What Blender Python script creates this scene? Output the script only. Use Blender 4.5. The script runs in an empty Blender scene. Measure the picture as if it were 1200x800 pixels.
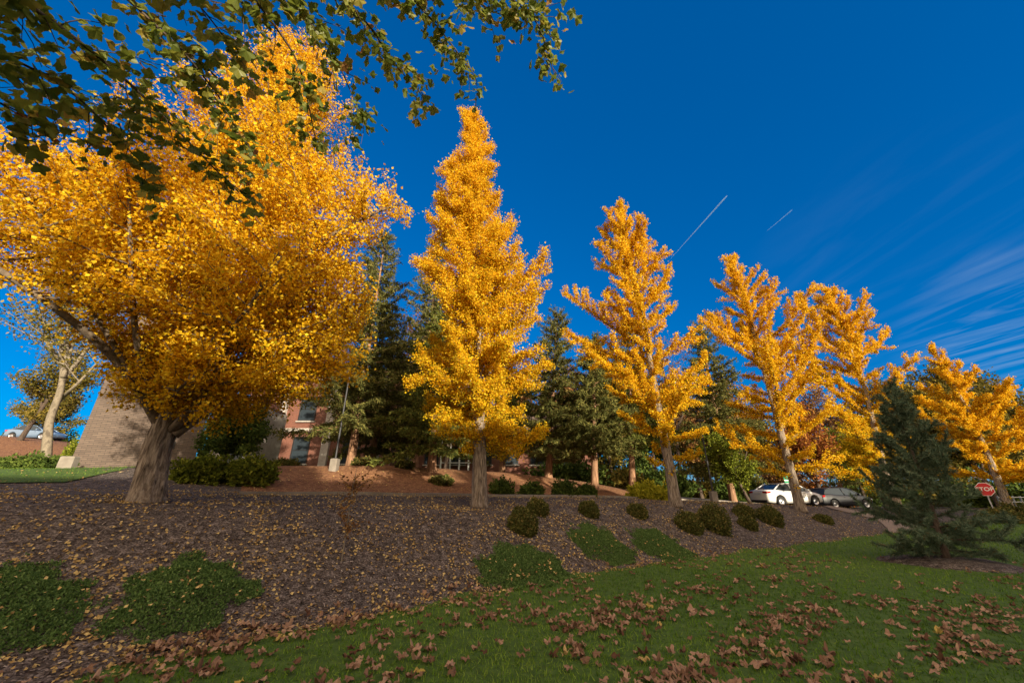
import bpy, math, random
import numpy as np
from mathutils import Vector

# ------------------------------------------------------------------ camera, sky, sun, exposure
S = bpy.context.scene
COL = S.collection
R = math.radians
F, PITCH, EYE = 440.0, R(22.0), 1.6
cam = bpy.data.objects.new('camera', bpy.data.cameras.new('camera'))
COL.objects.link(cam); S.camera = cam
cam.location = (0, 0, EYE); cam.rotation_euler = (R(90) + PITCH, 0, 0)
cam.data.sensor_width = 36; cam.data.lens = F / 1200 * 36
cam.data.clip_start = 0.05; cam.data.clip_end = 20000

SUN_EL = R(12.5)
TO_SUN = Vector((0.50, -0.866, 0)).normalized()
w = bpy.data.worlds.new('World'); S.world = w; w.use_nodes = True
nt = w.node_tree; N, L = nt.nodes, nt.links
bg = N['Background']
sky = N.new('ShaderNodeTexSky'); sky.sky_type = 'NISHITA'; sky.sun_disc = False
sky.sun_elevation = SUN_EL; sky.sun_rotation = math.atan2(TO_SUN.x, TO_SUN.y)
sky.altitude = 300; sky.air_density = 1.0; sky.dust_density = 0.2; sky.ozone_density = 6.0
hsv = N.new('ShaderNodeHueSaturation'); hsv.inputs['Saturation'].default_value = 1.32
hsv.inputs['Hue'].default_value = 0.497
evn = N.new('ShaderNodeMix'); evn.data_type = 'RGBA'; evn.inputs['Factor'].default_value = 0.62; evn.inputs['B'].default_value = (0.09, 0.33, 1.10, 1)   # deep clear autumn blue, evened out
L.new(sky.outputs[0], evn.inputs['A']); L.new(evn.outputs['Result'], hsv.inputs['Color'])
# thin cirrus, laid out over the sky by direction (a plane far overhead)
tc = N.new('ShaderNodeTexCoord'); sep = N.new('ShaderNodeSeparateXYZ'); L.new(tc.outputs['Generated'], sep.inputs[0])
def mth(op, a, b=None, clamp=False):
    n = N.new('ShaderNodeMath'); n.operation = op; n.use_clamp = clamp
    for i, v in enumerate((a, b)):
        if v is None: continue
        if isinstance(v, (int, float)): n.inputs[i].default_value = v
        else: L.new(v, n.inputs[i])
    return n.outputs[0]
zz = mth('ADD', mth('MAXIMUM', sep.outputs[2], 0.0), 0.06)
cmb = N.new('ShaderNodeCombineXYZ'); L.new(mth('DIVIDE', sep.outputs[0], zz), cmb.inputs[0]); L.new(mth('DIVIDE', sep.outputs[1], zz), cmb.inputs[1])
mp = N.new('ShaderNodeMapping'); mp.vector_type = 'TEXTURE'; mp.inputs['Rotation'].default_value = (0, 0, R(100)); mp.inputs['Scale'].default_value = (1.1, .26, 1)
L.new(cmb.outputs[0], mp.inputs[0])
nz = N.new('ShaderNodeTexNoise'); nz.inputs['Scale'].default_value = .9; nz.inputs['Detail'].default_value = 7; nz.inputs['Roughness'].default_value = 0.55
nz.inputs['Distortion'].default_value = 1.6
L.new(mp.outputs[0], nz.inputs['Vector'])
rp = N.new('ShaderNodeMapRange'); rp.inputs[1].default_value = 0.45; rp.inputs[2].default_value = 0.85; L.new(nz.outputs[0], rp.inputs[0])
def region(px, py, lo, hi):
    d = Vector(((px - 600) / F, 1, (400 - py) / F))
    v = Vector((d.x, math.cos(PITCH) - d.z * math.sin(PITCH), d.z * math.cos(PITCH) + math.sin(PITCH))).normalized()
    dt = N.new('ShaderNodeVectorMath'); dt.operation = 'DOT_PRODUCT'; L.new(tc.outputs['Generated'], dt.inputs[0]); dt.inputs[1].default_value = v
    m = N.new('ShaderNodeMapRange'); m.interpolation_type = 'SMOOTHSTEP'
    m.inputs[1].default_value = math.cos(R(lo)); m.inputs[2].default_value = math.cos(R(hi)); L.new(dt.outputs['Value'], m.inputs[0])
    return m.outputs[0]
cl = mth('ADD', mth('MULTIPLY', region(1230, 405, 10.5, 2), 0.42), mth('MULTIPLY', region(1080, 340, 18, 5), 0.035))
fac = mth('MULTIPLY', rp.outputs[0], cl, True)
mx = N.new('ShaderNodeMix'); mx.data_type = 'RGBA'; mx.inputs['B'].default_value = (2.2, 2.6, 3.1, 1)
L.new(mth('MULTIPLY', fac, 0.85), mx.inputs['Factor']); L.new(hsv.outputs[0], mx.inputs['A']); L.new(mx.outputs['Result'], bg.inputs['Color'])
# unseen warm cloud added behind the camera to brighten and neutralise the shade
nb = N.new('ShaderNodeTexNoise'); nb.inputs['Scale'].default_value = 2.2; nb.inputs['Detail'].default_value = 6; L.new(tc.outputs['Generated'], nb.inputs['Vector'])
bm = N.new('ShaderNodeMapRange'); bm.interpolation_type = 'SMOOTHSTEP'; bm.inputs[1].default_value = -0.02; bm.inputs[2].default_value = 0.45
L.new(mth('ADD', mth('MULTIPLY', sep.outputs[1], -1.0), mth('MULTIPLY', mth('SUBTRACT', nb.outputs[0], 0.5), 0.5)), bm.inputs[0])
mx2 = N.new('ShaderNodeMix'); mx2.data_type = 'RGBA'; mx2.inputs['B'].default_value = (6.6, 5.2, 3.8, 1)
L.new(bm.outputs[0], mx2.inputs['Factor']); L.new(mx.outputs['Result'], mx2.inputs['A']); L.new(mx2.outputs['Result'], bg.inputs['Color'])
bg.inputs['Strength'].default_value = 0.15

sun = bpy.data.objects.new('sun', bpy.data.lights.new('sun', 'SUN')); COL.objects.link(sun)
sun.data.energy = 4.6; sun.data.angle = R(0.5); sun.data.color = (1.0, 0.88, 0.66)
sdir = Vector((TO_SUN.x * math.cos(SUN_EL), TO_SUN.y * math.cos(SUN_EL), math.sin(SUN_EL)))
sun.rotation_euler = sdir.to_track_quat('Z', 'Y').to_euler()
S.view_settings.view_transform = 'Standard'; S.view_settings.look = 'None'
S.view_settings.exposure = 0.95; S.view_settings.gamma = 1.0; S.view_settings.use_curve_mapping = False
S.render.engine = 'CYCLES'; S.cycles.max_bounces = 6; S.cycles.transparent_max_bounces = 8
S.cycles.use_denoising = True

# ------------------------------------------------------------------ helpers
CP, SP = math.cos(PITCH), math.sin(PITCH)
def ray(px, py):                       # view direction of a point of the photo, scaled to y = 1
    a, b = (px - 600) / F, (400 - py) / F
    f = CP - b * SP
    return a / f, (b * CP + SP) / f
def at(px, py, Y):
    a, b = ray(px, py); return Vector((a * Y, Y, EYE + b * Y))
def rng_of(k): return np.random.default_rng(k)

class MB:                              # collects vertices, faces and a per-vertex shade attribute
    def __init__(s): s.v, s.f, s.n, s.a = [], [], 0, []
    def add(s, v, faces, a=None):      # faces: int array (m,k)
        v = np.asarray(v, dtype=np.float32).reshape(-1, 3); s.v.append(v)
        for fa in (faces if isinstance(faces, list) else [faces]):
            s.f.append(np.asarray(fa, dtype=np.int32) + s.n)
        s.a.append(np.zeros(len(v), np.float32) + (0.5 if a is None else a)); s.n += len(v)
    def box(s, c, d, rz=0.0, a=None):
        x, y, z = d[0] / 2, d[1] / 2, d[2] / 2
        v = np.array([(i, j, k) for i in (-x, x) for j in (-y, y) for k in (-z, z)])
        cz, sz = math.cos(rz), math.sin(rz)
        v = np.c_[v[:, 0] * cz - v[:, 1] * sz, v[:, 0] * sz + v[:, 1] * cz, v[:, 2]] + np.array(c)
        s.add(v, np.array([(0, 1, 3, 2), (4, 6, 7, 5), (0, 4, 5, 1), (2, 3, 7, 6), (0, 2, 6, 4), (1, 5, 7, 3)]), a)
    def prism(s, pts, y0, y1):         # polygon in xz extruded along y
        n = len(pts); v = [(p[0], y0, p[1]) for p in pts] + [(p[0], y1, p[1]) for p in pts]
        s.add(v, [np.array([list(range(n))]), np.array([list(range(2 * n - 1, n - 1, -1))]),
                  np.array([(i, i + n, (i + 1) % n + n, (i + 1) % n) for i in range(n)])])
    def tube(s, pts, rad, k=6, cap=True, ridge=0.0, seed=0):
        p = np.asarray(pts, float); n = len(p); rad = np.asarray(rad, float) * np.ones(n)
        t = np.gradient(p, axis=0); t /= np.linalg.norm(t, axis=1)[:, None] + 1e-9
        up = np.array([0, 0, 1.0]) if abs(t[0, 2]) < 0.9 else np.array([1.0, 0, 0])
        u = np.cross(t, up); u /= np.linalg.norm(u, axis=1)[:, None] + 1e-9
        for i in range(1, n):
            q = u[i - 1] - t[i] * np.dot(u[i - 1], t[i]); u[i] = q / (np.linalg.norm(q) + 1e-9)
        b = np.cross(t, u)
        ang = np.linspace(0, 2 * math.pi, k, endpoint=False)
        rr = rad[:, None] * np.ones((1, k))
        if ridge:
            g = rng_of(seed); ph = g.uniform(0, 6.28, 4)
            A = ang[None, :]; H = np.arange(n)[:, None] * 0.35
            rr = rr * (1 + ridge * (np.sin(A * 9 + ph[0] + np.sin(H + ph[1]) * 1.2) + 0.8 * np.sin(A * 17 + ph[2] + np.sin(H * 1.7) * 1.5)) + ridge * 1.2 * np.sin(A * 3 + ph[3] + H * .2))
        v = p[:, None, :] + rr[..., None] * (np.cos(ang)[None, :, None] * u[:, None, :] + np.sin(ang)[None, :, None] * b[:, None, :])
        i = np.arange(n - 1)[:, None] * k; j = np.arange(k)[None, :]; j2 = (j + 1) % k
        f = np.stack([i + j, i + j2, i + k + j2, i + k + j], -1).reshape(-1, 4)
        fs = [f]
        if cap: fs += [np.array([list(range(k))[::-1]]), np.array([[(n - 1) * k + q for q in range(k)]])]
        s.add(v.reshape(-1, 3), fs)
    def leaves(s, tmpl, tf, pos, size, rg, tilt=1.0, shade=None, nrm=None, up=None):
        n = len(pos)
        if n == 0: return
        tmpl = np.asarray(tmpl, float)
        z = rg.normal(size=(n, 3))
        if nrm is not None: z = z * tilt + nrm
        z /= np.linalg.norm(z, axis=1)[:, None]
        x = rg.normal(size=(n, 3)) if up is None else up + rg.normal(size=(n, 3)) * 0.35
        x -= z * (x * z).sum(1)[:, None]; x /= np.linalg.norm(x, axis=1)[:, None] + 1e-9
        y = np.cross(z, x)
        sz = np.asarray(size) * np.ones(n)
        v = np.asarray(pos)[:, None, :] + sz[:, None, None] * (tmpl[None, :, 0, None] * x[:, None, :] + tmpl[None, :, 1, None] * y[:, None, :] + tmpl[None, :, 2, None] * z[:, None, :])
        m = len(tmpl); off = (np.arange(n) * m)[:, None]
        a = np.repeat(rg.random(n) if shade is None else shade, m)
        fs = [(np.asarray(f)[None, :] + off) for f in tf]
        s.add(v.reshape(-1, 3), fs, a)
    def build(s, name, mat, parent=None, smooth=False):
        me = bpy.data.meshes.new(name)
        v = np.concatenate(s.v); me.vertices.add(len(v)); me.vertices.foreach_set('co', v.ravel())
        lv = np.concatenate([f.ravel() for f in s.f]); tot = np.concatenate([np.full(len(f), f.shape[1], np.int32) for f in s.f])
        me.loops.add(len(lv)); me.loops.foreach_set('vertex_index', lv)
        st = np.concatenate([[0], np.cumsum(tot)[:-1]]).astype(np.int32)
        me.polygons.add(len(tot)); me.polygons.foreach_set('loop_start', st)
        me.update(calc_edges=True)
        at_ = me.attributes.new('rnd', 'FLOAT', 'POINT'); at_.data.foreach_set('value', np.concatenate(s.a).astype(np.float32))
        me.polygons.foreach_set('use_smooth', np.full(len(tot), smooth))
        if mat: me.materials.append(mat)
        o = bpy.data.objects.new(name, me); COL.objects.link(o)
        if parent is not None: o.parent = parent
        return o

def tag(o, label=None, cat=None, group=None, kind=None):
    if label: o['label'] = label
    if cat: o['category'] = cat
    if group: o['group'] = group
    if kind: o['kind'] = kind
    return o
def thing(name, label, cat, loc=(0, 0, 0), rz=0.0, group=None):
    o = bpy.data.objects.new(name, None); COL.objects.link(o); o.empty_display_size = .2
    o.location = loc; o.rotation_euler = (0, 0, rz); return tag(o, label, cat, group)

# ------------------------------------------------------------------ materials
def newmat(name):
    m = bpy.data.materials.new(name); m.use_nodes = True; m.node_tree.nodes.clear()
    nt = m.node_tree; out = nt.nodes.new('ShaderNodeOutputMaterial'); return m, nt, out
def ramp(nt, src, cols):
    r = nt.nodes.new('ShaderNodeValToRGB'); e = r.color_ramp.elements
    while len(e) < len(cols): e.new(0.5)
    for i, (p, c) in enumerate(cols): e[i].position = p; e[i].color = (*c, 1)
    nt.links.new(src, r.inputs[0]); return r.outputs[0]
def leafmat(name, cols, trans=0.35, gloss=0.0):
    m, nt, out = newmat(name)
    a = nt.nodes.new('ShaderNodeAttribute'); a.attribute_name = 'rnd'
    c = ramp(nt, a.outputs['Fac'], cols)
    d = nt.nodes.new('ShaderNodeBsdfDiffuse'); nt.links.new(c, d.inputs[0])
    t = nt.nodes.new('ShaderNodeBsdfTranslucent'); nt.links.new(c, t.inputs[0])
    x = nt.nodes.new('ShaderNodeMixShader'); x.inputs[0].default_value = trans
    nt.links.new(d.outputs[0], x.inputs[1]); nt.links.new(t.outputs[0], x.inputs[2]); res = x.outputs[0]
    if gloss:
        g = nt.nodes.new('ShaderNodeBsdfGlossy'); g.inputs['Roughness'].default_value = 0.45; g.inputs[0].default_value = (.8, .8, .8, 1)
        y = nt.nodes.new('ShaderNodeMixShader'); y.inputs[0].default_value = gloss
        nt.links.new(res, y.inputs[1]); nt.links.new(g.outputs[0], y.inputs[2]); res = y.outputs[0]
    nt.links.new(res, out.inputs[0]); return m
def surf(name, cols, scale=(5, 5, 5), detail=6, rough=0.9, bump=0.3, dist=0.02, coord='Object', tex='noise', metal=0.0, distortion=0.0, spec=0.3):
    m, nt, out = newmat(name)
    tc = nt.nodes.new('ShaderNodeTexCoord'); mp = nt.nodes.new('ShaderNodeMapping'); mp.inputs['Scale'].default_value = scale
    nt.links.new(tc.outputs[coord], mp.inputs[0])
    if tex == 'voronoi':
        t = nt.nodes.new('ShaderNodeTexVoronoi'); t.inputs['Scale'].default_value = 1; nt.links.new(mp.outputs[0], t.inputs['Vector'])
        t2 = nt.nodes.new('ShaderNodeTexNoise'); t2.inputs['Scale'].default_value = .15; t2.inputs['Detail'].default_value = 5; nt.links.new(mp.outputs[0], t2.inputs['Vector'])
        sp = nt.nodes.new('ShaderNodeSeparateColor'); nt.links.new(t.outputs['Color'], sp.inputs[0])
        ad = nt.nodes.new('ShaderNodeMath'); ad.operation = 'MULTIPLY_ADD'; nt.links.new(sp.outputs[0], ad.inputs[0]); ad.inputs[1].default_value = .55
        nt.links.new(t2.outputs[0], ad.inputs[2]); sb = nt.nodes.new('ShaderNodeMath'); sb.operation = 'SUBTRACT'; nt.links.new(ad.outputs[0], sb.inputs[0]); sb.inputs[1].default_value = .27
        fac = sb.outputs[0]
    else:
        t = nt.nodes.new('ShaderNodeTexNoise'); t.inputs['Scale'].default_value = 1; t.inputs['Detail'].default_value = detail; t.inputs['Roughness'].default_value = .62
        t.inputs['Distortion'].default_value = distortion
        nt.links.new(mp.outputs[0], t.inputs['Vector']); fac = t.outputs[0]
    c = ramp(nt, fac, cols)
    b = nt.nodes.new('ShaderNodeBsdfPrincipled'); nt.links.new(c, b.inputs['Base Color']); b.inputs['Roughness'].default_value = rough; b.inputs['Metallic'].default_value = metal
    b.inputs['Specular IOR Level'].default_value = spec
    if bump:
        bp = nt.nodes.new('ShaderNodeBump'); bp.inputs['Strength'].default_value = bump; bp.inputs['Distance'].default_value = dist
        nt.links.new(fac, bp.inputs['Height']); nt.links.new(bp.outputs[0], b.inputs['Normal'])
    nt.links.new(b.outputs[0], out.inputs[0]); return m
def plain(name, col, rough=0.5, metal=0.0, coat=0.0, var=0.12, sc=3.0):
    m = surf(name, [(.3, tuple(c * (1 - var) for c in col)), (.7, tuple(min(1, c * (1 + var)) for c in col))], (sc, sc, sc), 4, rough, 0.0, metal=metal, spec=.5)
    if coat: [n for n in m.node_tree.nodes if n.type == 'BSDF_PRINCIPLED'][0].inputs['Coat Weight'].default_value = coat
    return m
def brickmat(name, c1, c2, mort, scale, bw=.5, rh=.25, face='x'):
    m, nt, out = newmat(name)
    tc = nt.nodes.new('ShaderNodeTexCoord'); sp = nt.nodes.new('ShaderNodeSeparateXYZ'); nt.links.new(tc.outputs['Object'], sp.inputs[0])
    cb = nt.nodes.new('ShaderNodeCombineXYZ')
    ad = nt.nodes.new('ShaderNodeMath'); ad.operation = 'ADD'; nt.links.new(sp.outputs[0], ad.inputs[0]); nt.links.new(sp.outputs[1], ad.inputs[1])
    nt.links.new(ad.outputs[0], cb.inputs[0]); nt.links.new(sp.outputs[2], cb.inputs[1])
    t = nt.nodes.new('ShaderNodeTexBrick'); nt.links.new(cb.outputs[0], t.inputs['Vector'])
    t.inputs['Scale'].default_value = scale; t.inputs['Color1'].default_value = (*c1, 1); t.inputs['Color2'].default_value = (*c2, 1); t.inputs['Mortar'].default_value = (*mort, 1)
    t.inputs['Brick Width'].default_value = bw; t.inputs['Row Height'].default_value = rh; t.inputs['Mortar Size'].default_value = .018
    nz = nt.nodes.new('ShaderNodeTexNoise'); nz.inputs['Scale'].default_value = 1.3; nz.inputs['Detail'].default_value = 6; nt.links.new(tc.outputs['Object'], nz.inputs['Vector'])
    mr = nt.nodes.new('ShaderNodeMapRange'); mr.inputs[3].default_value = .75; mr.inputs[4].default_value = 1.2; nt.links.new(nz.outputs[0], mr.inputs[0])
    mx = nt.nodes.new('ShaderNodeVectorMath'); mx.operation = 'SCALE'; nt.links.new(t.outputs['Color'], mx.inputs[0]); nt.links.new(mr.outputs[0], mx.inputs['Scale'])
    b = nt.nodes.new('ShaderNodeBsdfPrincipled'); nt.links.new(mx.outputs[0], b.inputs['Base Color']); b.inputs['Roughness'].default_value = .9
    bp = nt.nodes.new('ShaderNodeBump'); bp.inputs['Strength'].default_value = .6; bp.inputs['Distance'].default_value = .02; bp.invert = True
    nt.links.new(t.outputs['Fac'], bp.inputs['Height']); nt.links.new(bp.outputs[0], b.inputs['Normal'])
    nt.links.new(b.outputs[0], out.inputs[0]); return m
def glassmat(name, col):
    m, nt, out = newmat(name); b = nt.nodes.new('ShaderNodeBsdfPrincipled'); b.inputs['Base Color'].default_value = (*col, 1)
    b.inputs['Roughness'].default_value = .06; b.inputs['Specular IOR Level'].default_value = .25; nt.links.new(b.outputs[0], out.inputs[0]); return m

M = dict(
    ginkgo=leafmat('ginkgo_leaf', [(0, (.40, .19, .008)), (.3, (.70, .37, .012)), (.7, (.86, .53, .018)), (1, (.94, .70, .06))], .48),
    ginkgo_green=leafmat('ginkgo_leaf_green', [(0, (.25, .20, .01)), (.4, (.54, .40, .015)), (.8, (.78, .52, .02)), (1, (.88, .62, .04))], .48),
    ginkgo_orange=leafmat('ginkgo_leaf_orange', [(0, (.38, .14, .006)), (.5, (.72, .27, .01)), (1, (.90, .44, .02))], .42),
    sycamore=leafmat('sycamore_leaf', [(0, (.10, .14, .02)), (.45, (.20, .23, .035)), (.68, (.34, .30, .045)), (.86, (.42, .28, .05)), (.93, (.30, .12, .04)), (1, (.46, .16, .03))], .55, .03),
    conifer=leafmat('conifer_needle', [(0, (.05, .055, .018)), (.6, (.125, .13, .038)), (1, (.24, .21, .06))], .2),
    conifer_yellow=leafmat('conifer_needle_light', [(0, (.06, .075, .02)), (.6, (.13, .15, .035)), (1, (.24, .22, .05))], .2),
    blue_pine=leafmat('pine_needle', [(0, (.06, .10, .06)), (.6, (.145, .20, .125)), (.95, (.20, .24, .14)), (1, (.18, .10, .03))], .15),
    brown_leaf=leafmat('rusty_leaf', [(0, (.10, .045, .02)), (.6, (.26, .13, .05)), (1, (.40, .24, .08))], .3),
    red_leaf=leafmat('red_leaf', [(0, (.14, .045, .02)), (.6, (.34, .12, .035)), (1, (.52, .25, .05))], .3),
    olive_leaf=leafmat('olive_leaf', [(0, (.06, .06, .015)), (.6, (.17, .14, .03)), (1, (.34, .24, .05))], .3),
    shrub=leafmat('shrub_leaf', [(0, (.055, .065, .02)), (.6, (.12, .13, .035)), (1, (.26, .19, .06))], .2),
    box=leafmat('boxwood_leaf', [(0, (.04, .065, .018)), (.6, (.08, .12, .025)), (1, (.15, .19, .04))], .2),
    juniper=leafmat('juniper_leaf', [(0, (.07, .09, .015)), (.6, (.15, .18, .02)), (1, (.30, .31, .04))], .2),
    gold_shrub=leafmat('golden_leaf', [(0, (.25, .28, .02)), (1, (.6, .52, .05))], .3),
    cover=leafmat('ground_cover_leaf', [(0, (.06, .11, .03)), (.6, (.12, .20, .055)), (1, (.20, .29, .09))], .2),
    grass=leafmat('grass_blade', [(0, (.06, .12, .013)), (.55, (.135, .25, .026)), (1, (.26, .36, .06))], .3),
    fallen_gold=leafmat('fallen_gold_leaf', [(0, (.26, .16, .06)), (.5, (.50, .33, .12)), (1, (.72, .54, .22))], .15),
    fallen_tan=surf('fallen_tan_leaf', [(.3, (.22, .125, .08)), (.5, (.40, .25, .165)), (.72, (.54, .37, .25))], (2.2, 2.2, 2.2), 6, .8, .5, .02),
    fallen_brown=surf('fallen_brown_leaf', [(.3, (.09, .048, .03)), (.5, (.21, .12, .075)), (.72, (.33, .20, .125))], (2.2, 2.2, 2.2), 6, .8, .5, .02),
    fallen_rust=surf('fallen_rust_leaf', [(.3, (.14, .05, .025)), (.5, (.27, .11, .05)), (.72, (.38, .19, .08))], (2.2, 2.2, 2.2), 6, .8, .5, .02),
    fallen_mix=leafmat('fallen_mixed_leaf', [(0, (.12, .06, .036)), (.5, (.30, .175, .11)), (.97, (.46, .29, .19)), (1, (.50, .36, .08))], .1),
    chip=leafmat('mulch_chip', [(0, (.03, .021, .017)), (.6, (.12, .092, .076)), (.9, (.26, .21, .18)), (1, (.46, .39, .33))], .0),
    bark=surf('grey_bark', [(.32, (.05, .037, .028)), (.47, (.19, .145, .11)), (.56, (.30, .24, .185)), (.7, (.42, .345, .275))], (22, 22, 3.6), 8, .95, 1.0, .05, distortion=.5),
    bark_limb=surf('limb_bark', [(.3, (.07, .05, .035)), (.7, (.22, .165, .115))], (20, 20, 6), 6, .95, .6, .02),
    bark_dark=surf('dark_bark', [(.3, (.035, .025, .02)), (.7, (.14, .10, .075))], (20, 20, 3), 6, .95, .7, .02),
    bark_pine=surf('pine_bark', [(.3, (.12, .06, .035)), (.7, (.42, .24, .14))], (9, 9, 2), 6, .95, .7, .03),
    bark_syc=surf('sycamore_bark', [(.35, (.10, .08, .06)), (.5, (.23, .19, .14)), (.65, (.14, .115, .085))], (5, 5, 2.4), 4, .85, .3, .01),
    mulch=surf('mulch', [(.2, (.026, .018, .015)), (.45, (.078, .060, .050)), (.65, (.145, .115, .098)), (.85, (.28, .23, .20))], (55, 55, 55), 5, .97, .9, .03, tex='voronoi'),
    needles=surf('needle_litter', [(.2, (.10, .045, .025)), (.5, (.24, .105, .05)), (.8, (.36, .19, .09))], (40, 40, 40), 5, .97, .7, .02, tex='voronoi'),
    lawn=surf('lawn_soil', [(.3, (.04, .075, .013)), (.55, (.075, .135, .02)), (.75, (.12, .17, .035))], (7, 7, 7), 9, .95, .6, .03),
    concrete=surf('concrete', [(.3, (.19, .165, .14)), (.7, (.30, .265, .23))], (3, 3, 3), 8, .9, .15, .005),
    asphalt=surf('asphalt', [(.3, (.045, .043, .045)), (.7, (.085, .08, .08))], (30, 30, 30), 7, .85, .2, .004),
    dirt=surf('gravel_path', [(.3, (.16, .12, .095)), (.7, (.30, .235, .185))], (25, 25, 25), 8, .95, .4, .01),
    brick=brickmat('red_brick', (.20, .07, .042), (.15, .05, .032), (.22, .18, .155), 4.0),
    stone=brickmat('pinkish_split_stone', (.165, .118, .092), (.115, .082, .066), (.075, .06, .05), 1.9, .62, .16),
    trim=surf('limestone_trim', [(.3, (.34, .30, .27)), (.7, (.48, .44, .40))], (4, 4, 4), 6, .85, .1, .004),
    white=plain('white_frame', (.72, .72, .70), .5),
    darkroof=surf('roof_shingle', [(.3, (.06, .04, .035)), (.7, (.14, .10, .085))], (3, 3, 14), 5, .9, .3, .01),
    glass=glassmat('window_glass', (.03, .04, .05)),
    metal=plain('dark_metal', (.05, .05, .055), .5, .6), galv=plain('galvanised_steel', (.42, .42, .44), .45, .8),
    white_paint=plain('white_car_paint', (.78, .77, .74), .3, 0, 1.0, .01), dark_paint=plain('charcoal_car_paint', (.010, .011, .016), .5, 0, 0, .05),
    blue_paint=plain('blue_car_paint', (.14, .22, .34), .3, .3, 1.0, .05), red_paint=plain('red_car_paint', (.30, .02, .02), .3, 0, 1.0, .03),
    tyre=plain('tyre_rubber', (.02, .02, .02), .85), rim=plain('wheel_alloy', (.55, .56, .58), .3, .9),
    lamp_red=plain('tail_lamp', (.42, .01, .01), .15, 0, 1.0), lamp_clear=plain('headlamp', (.7, .72, .75), .15, .4, 1.0),
    plate=plain('plate_white', (.6, .62, .66), .5), black=plain('black_plastic', (.015, .015, .017), .6),
    sign_red=plain('sign_red', (.55, .015, .02), .4, 0, 0, .05), sign_white=plain('sign_white', (.80, .80, .78), .4, 0, 0, .03), sign_green=plain('sign_green', (.02, .22, .10), .5),
    contrail=leafmat('contrail_ice', [(0, (.40, .60, .80)), (1, (.40, .60, .80))], .5),
)

# ------------------------------------------------------------------ terrain
E = np.array([-4.1, 4.5]); DS = np.array([.835, .55]); DS /= np.linalg.norm(DS); DT = np.array([-DS[1], DS[0]])
def st(x, y): x, y = np.asarray(x) - E[0], np.asarray(y) - E[1]; return x * DS[0] + y * DS[1], x * DT[0] + y * DT[1]
def xy(s, t): return E[0] + s * DS[0] + t * DT[0], E[1] + s * DS[1] + t * DT[1]
def sm(u): u = np.clip(u, 0, 1); return u * u * (3 - 2 * u)
TE_S, TE_T = [-30, -8, 0, 2.8, 7, 10, 16, 25, 34, 60, 140], [-3.5, -1.2, -.15, .35, .85, .95, .6, 0.1, .3, -.4, -.4]
def te(s): return np.interp(s, TE_S, TE_T)
def ht(x, y):
    s, t = st(x, y); e = te(s)
    A = np.interp(s, [-40, -1, 7, 14, 22, 30, 36, 45, 70], [1.8, 1.42, 1.15, 1.22, 1.12, .85, .45, .12, .08])
    P = np.interp(s, [-40, -1, 7, 14, 22, 30, 45, 70], [2.0, 1.58, 1.50, 1.42, 1.20, .85, .25, .1])
    C = np.interp(s, [-40, -8, 0, 7, 14, 20, 26, 32, 45, 70], [2.2, 2.15, 2.6, 2.85, 2.7, 2.3, 1.5, .95, .35, .2])
    tr = np.interp(s, [-3, 6], [4.4, 3.3])
    u = np.clip((t - e) / (tr - e), 0, 1); z = A * (.55 * u + .45 * sm(u))
    z = z + (P - A) * sm((t - tr) / (6.9 - tr)) + (C - P) * sm((t - 8.5) / 5.8)
    z = z + np.clip(t - 13, 0, 40) * np.interp(s, [15, 28], [.035, .012]) + np.clip(t - 9.5, 0, 30) * .05 * sm((s - 28) / 6) * sm((60 - s) / 20)
    z = z + 3.1 * sm((-x - 24) / 26) * sm((y - 14) / 22)
    z = z + .02 * np.sin(x * 1.1 + .3 * y) * np.sin(y * .9) * sm(t + 2) - .02 * sm((np.hypot(x, y) - 60) / 60)
    return z
def hit(px, py, ymin=3, ymax=70):
    a, b = ray(px, py); Y = np.linspace(ymin, ymax, 6000); g = ht(a * Y, Y) - (EYE + b * Y)
    i = np.argmax(g > 0) if (g > 0).any() else len(Y) - 1
    return Vector((a * Y[i], Y[i], float(ht(a * Y[i], Y[i]))))
def on(x, y, dz=0.0): return Vector((x, y, float(ht(x, y)) + dz))
def at_g(px, Y, dz=0.0, py=580): a, b = ray(px, py); return on(a * Y, Y, dz)

def grid(name, X, Y, mat, dz, kind='structure'):
    Z = ht(X, Y) + dz; n, m = X.shape; mb = MB()
    i = np.arange(n - 1)[:, None] * m; j = np.arange(m - 1)[None, :]
    f = np.stack([i + j, i + m + j, i + m + j + 1, i + j + 1], -1).reshape(-1, 4)
    mb.add(np.stack([X, Y, Z], -1).reshape(-1, 3), f)
    o = mb.build(name, mat, smooth=True); o['kind'] = kind; return o
def axis(lo, hi, d0, c=0, g=1.06):
    out = [c]; d = d0
    while out[-1] < hi: out.append(out[-1] + d); d *= g if out[-1] > 45 else 1
    neg = [c]; d = d0
    while neg[-1] > lo: neg.append(neg[-1] - d); d *= g if neg[-1] < -40 else 1
    return np.array(neg[::-1][:-1] + out)
sx = axis(-900, 1500, .45); tx = axis(-600, 1200, .3)
SS, TT = np.meshgrid(sx, tx, indexing='ij'); X, Y = xy(SS, TT)
under = np.where(TT < te(SS) - .2, .05, 0)
_h = ht
o = grid('ground', X, Y, M['mulch'], -under); o['label'] = 'dark brown mulch bed sloping up under the yellow trees'
def ribbon(name, s0, s1, ds, t0, t1, nt_, mat, dz):
    s = np.arange(s0, s1 + ds, ds); q = np.linspace(0, 1, nt_)
    a = t0(s) if callable(t0) else np.full_like(s, t0); b = t1(s) if callable(t1) else np.full_like(s, t1)
    T = a[:, None] + (b - a)[:, None] * q[None, :]; Sg = s[:, None] + 0 * T; X, Y = xy(Sg, T); return grid(name, X, Y, mat, dz)
wob = lambda s: te(s) + .10 * np.sin(s * 1.9) + .06 * np.sin(s * 4.7)
tq = lambda s: wob(s) - 45
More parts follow.
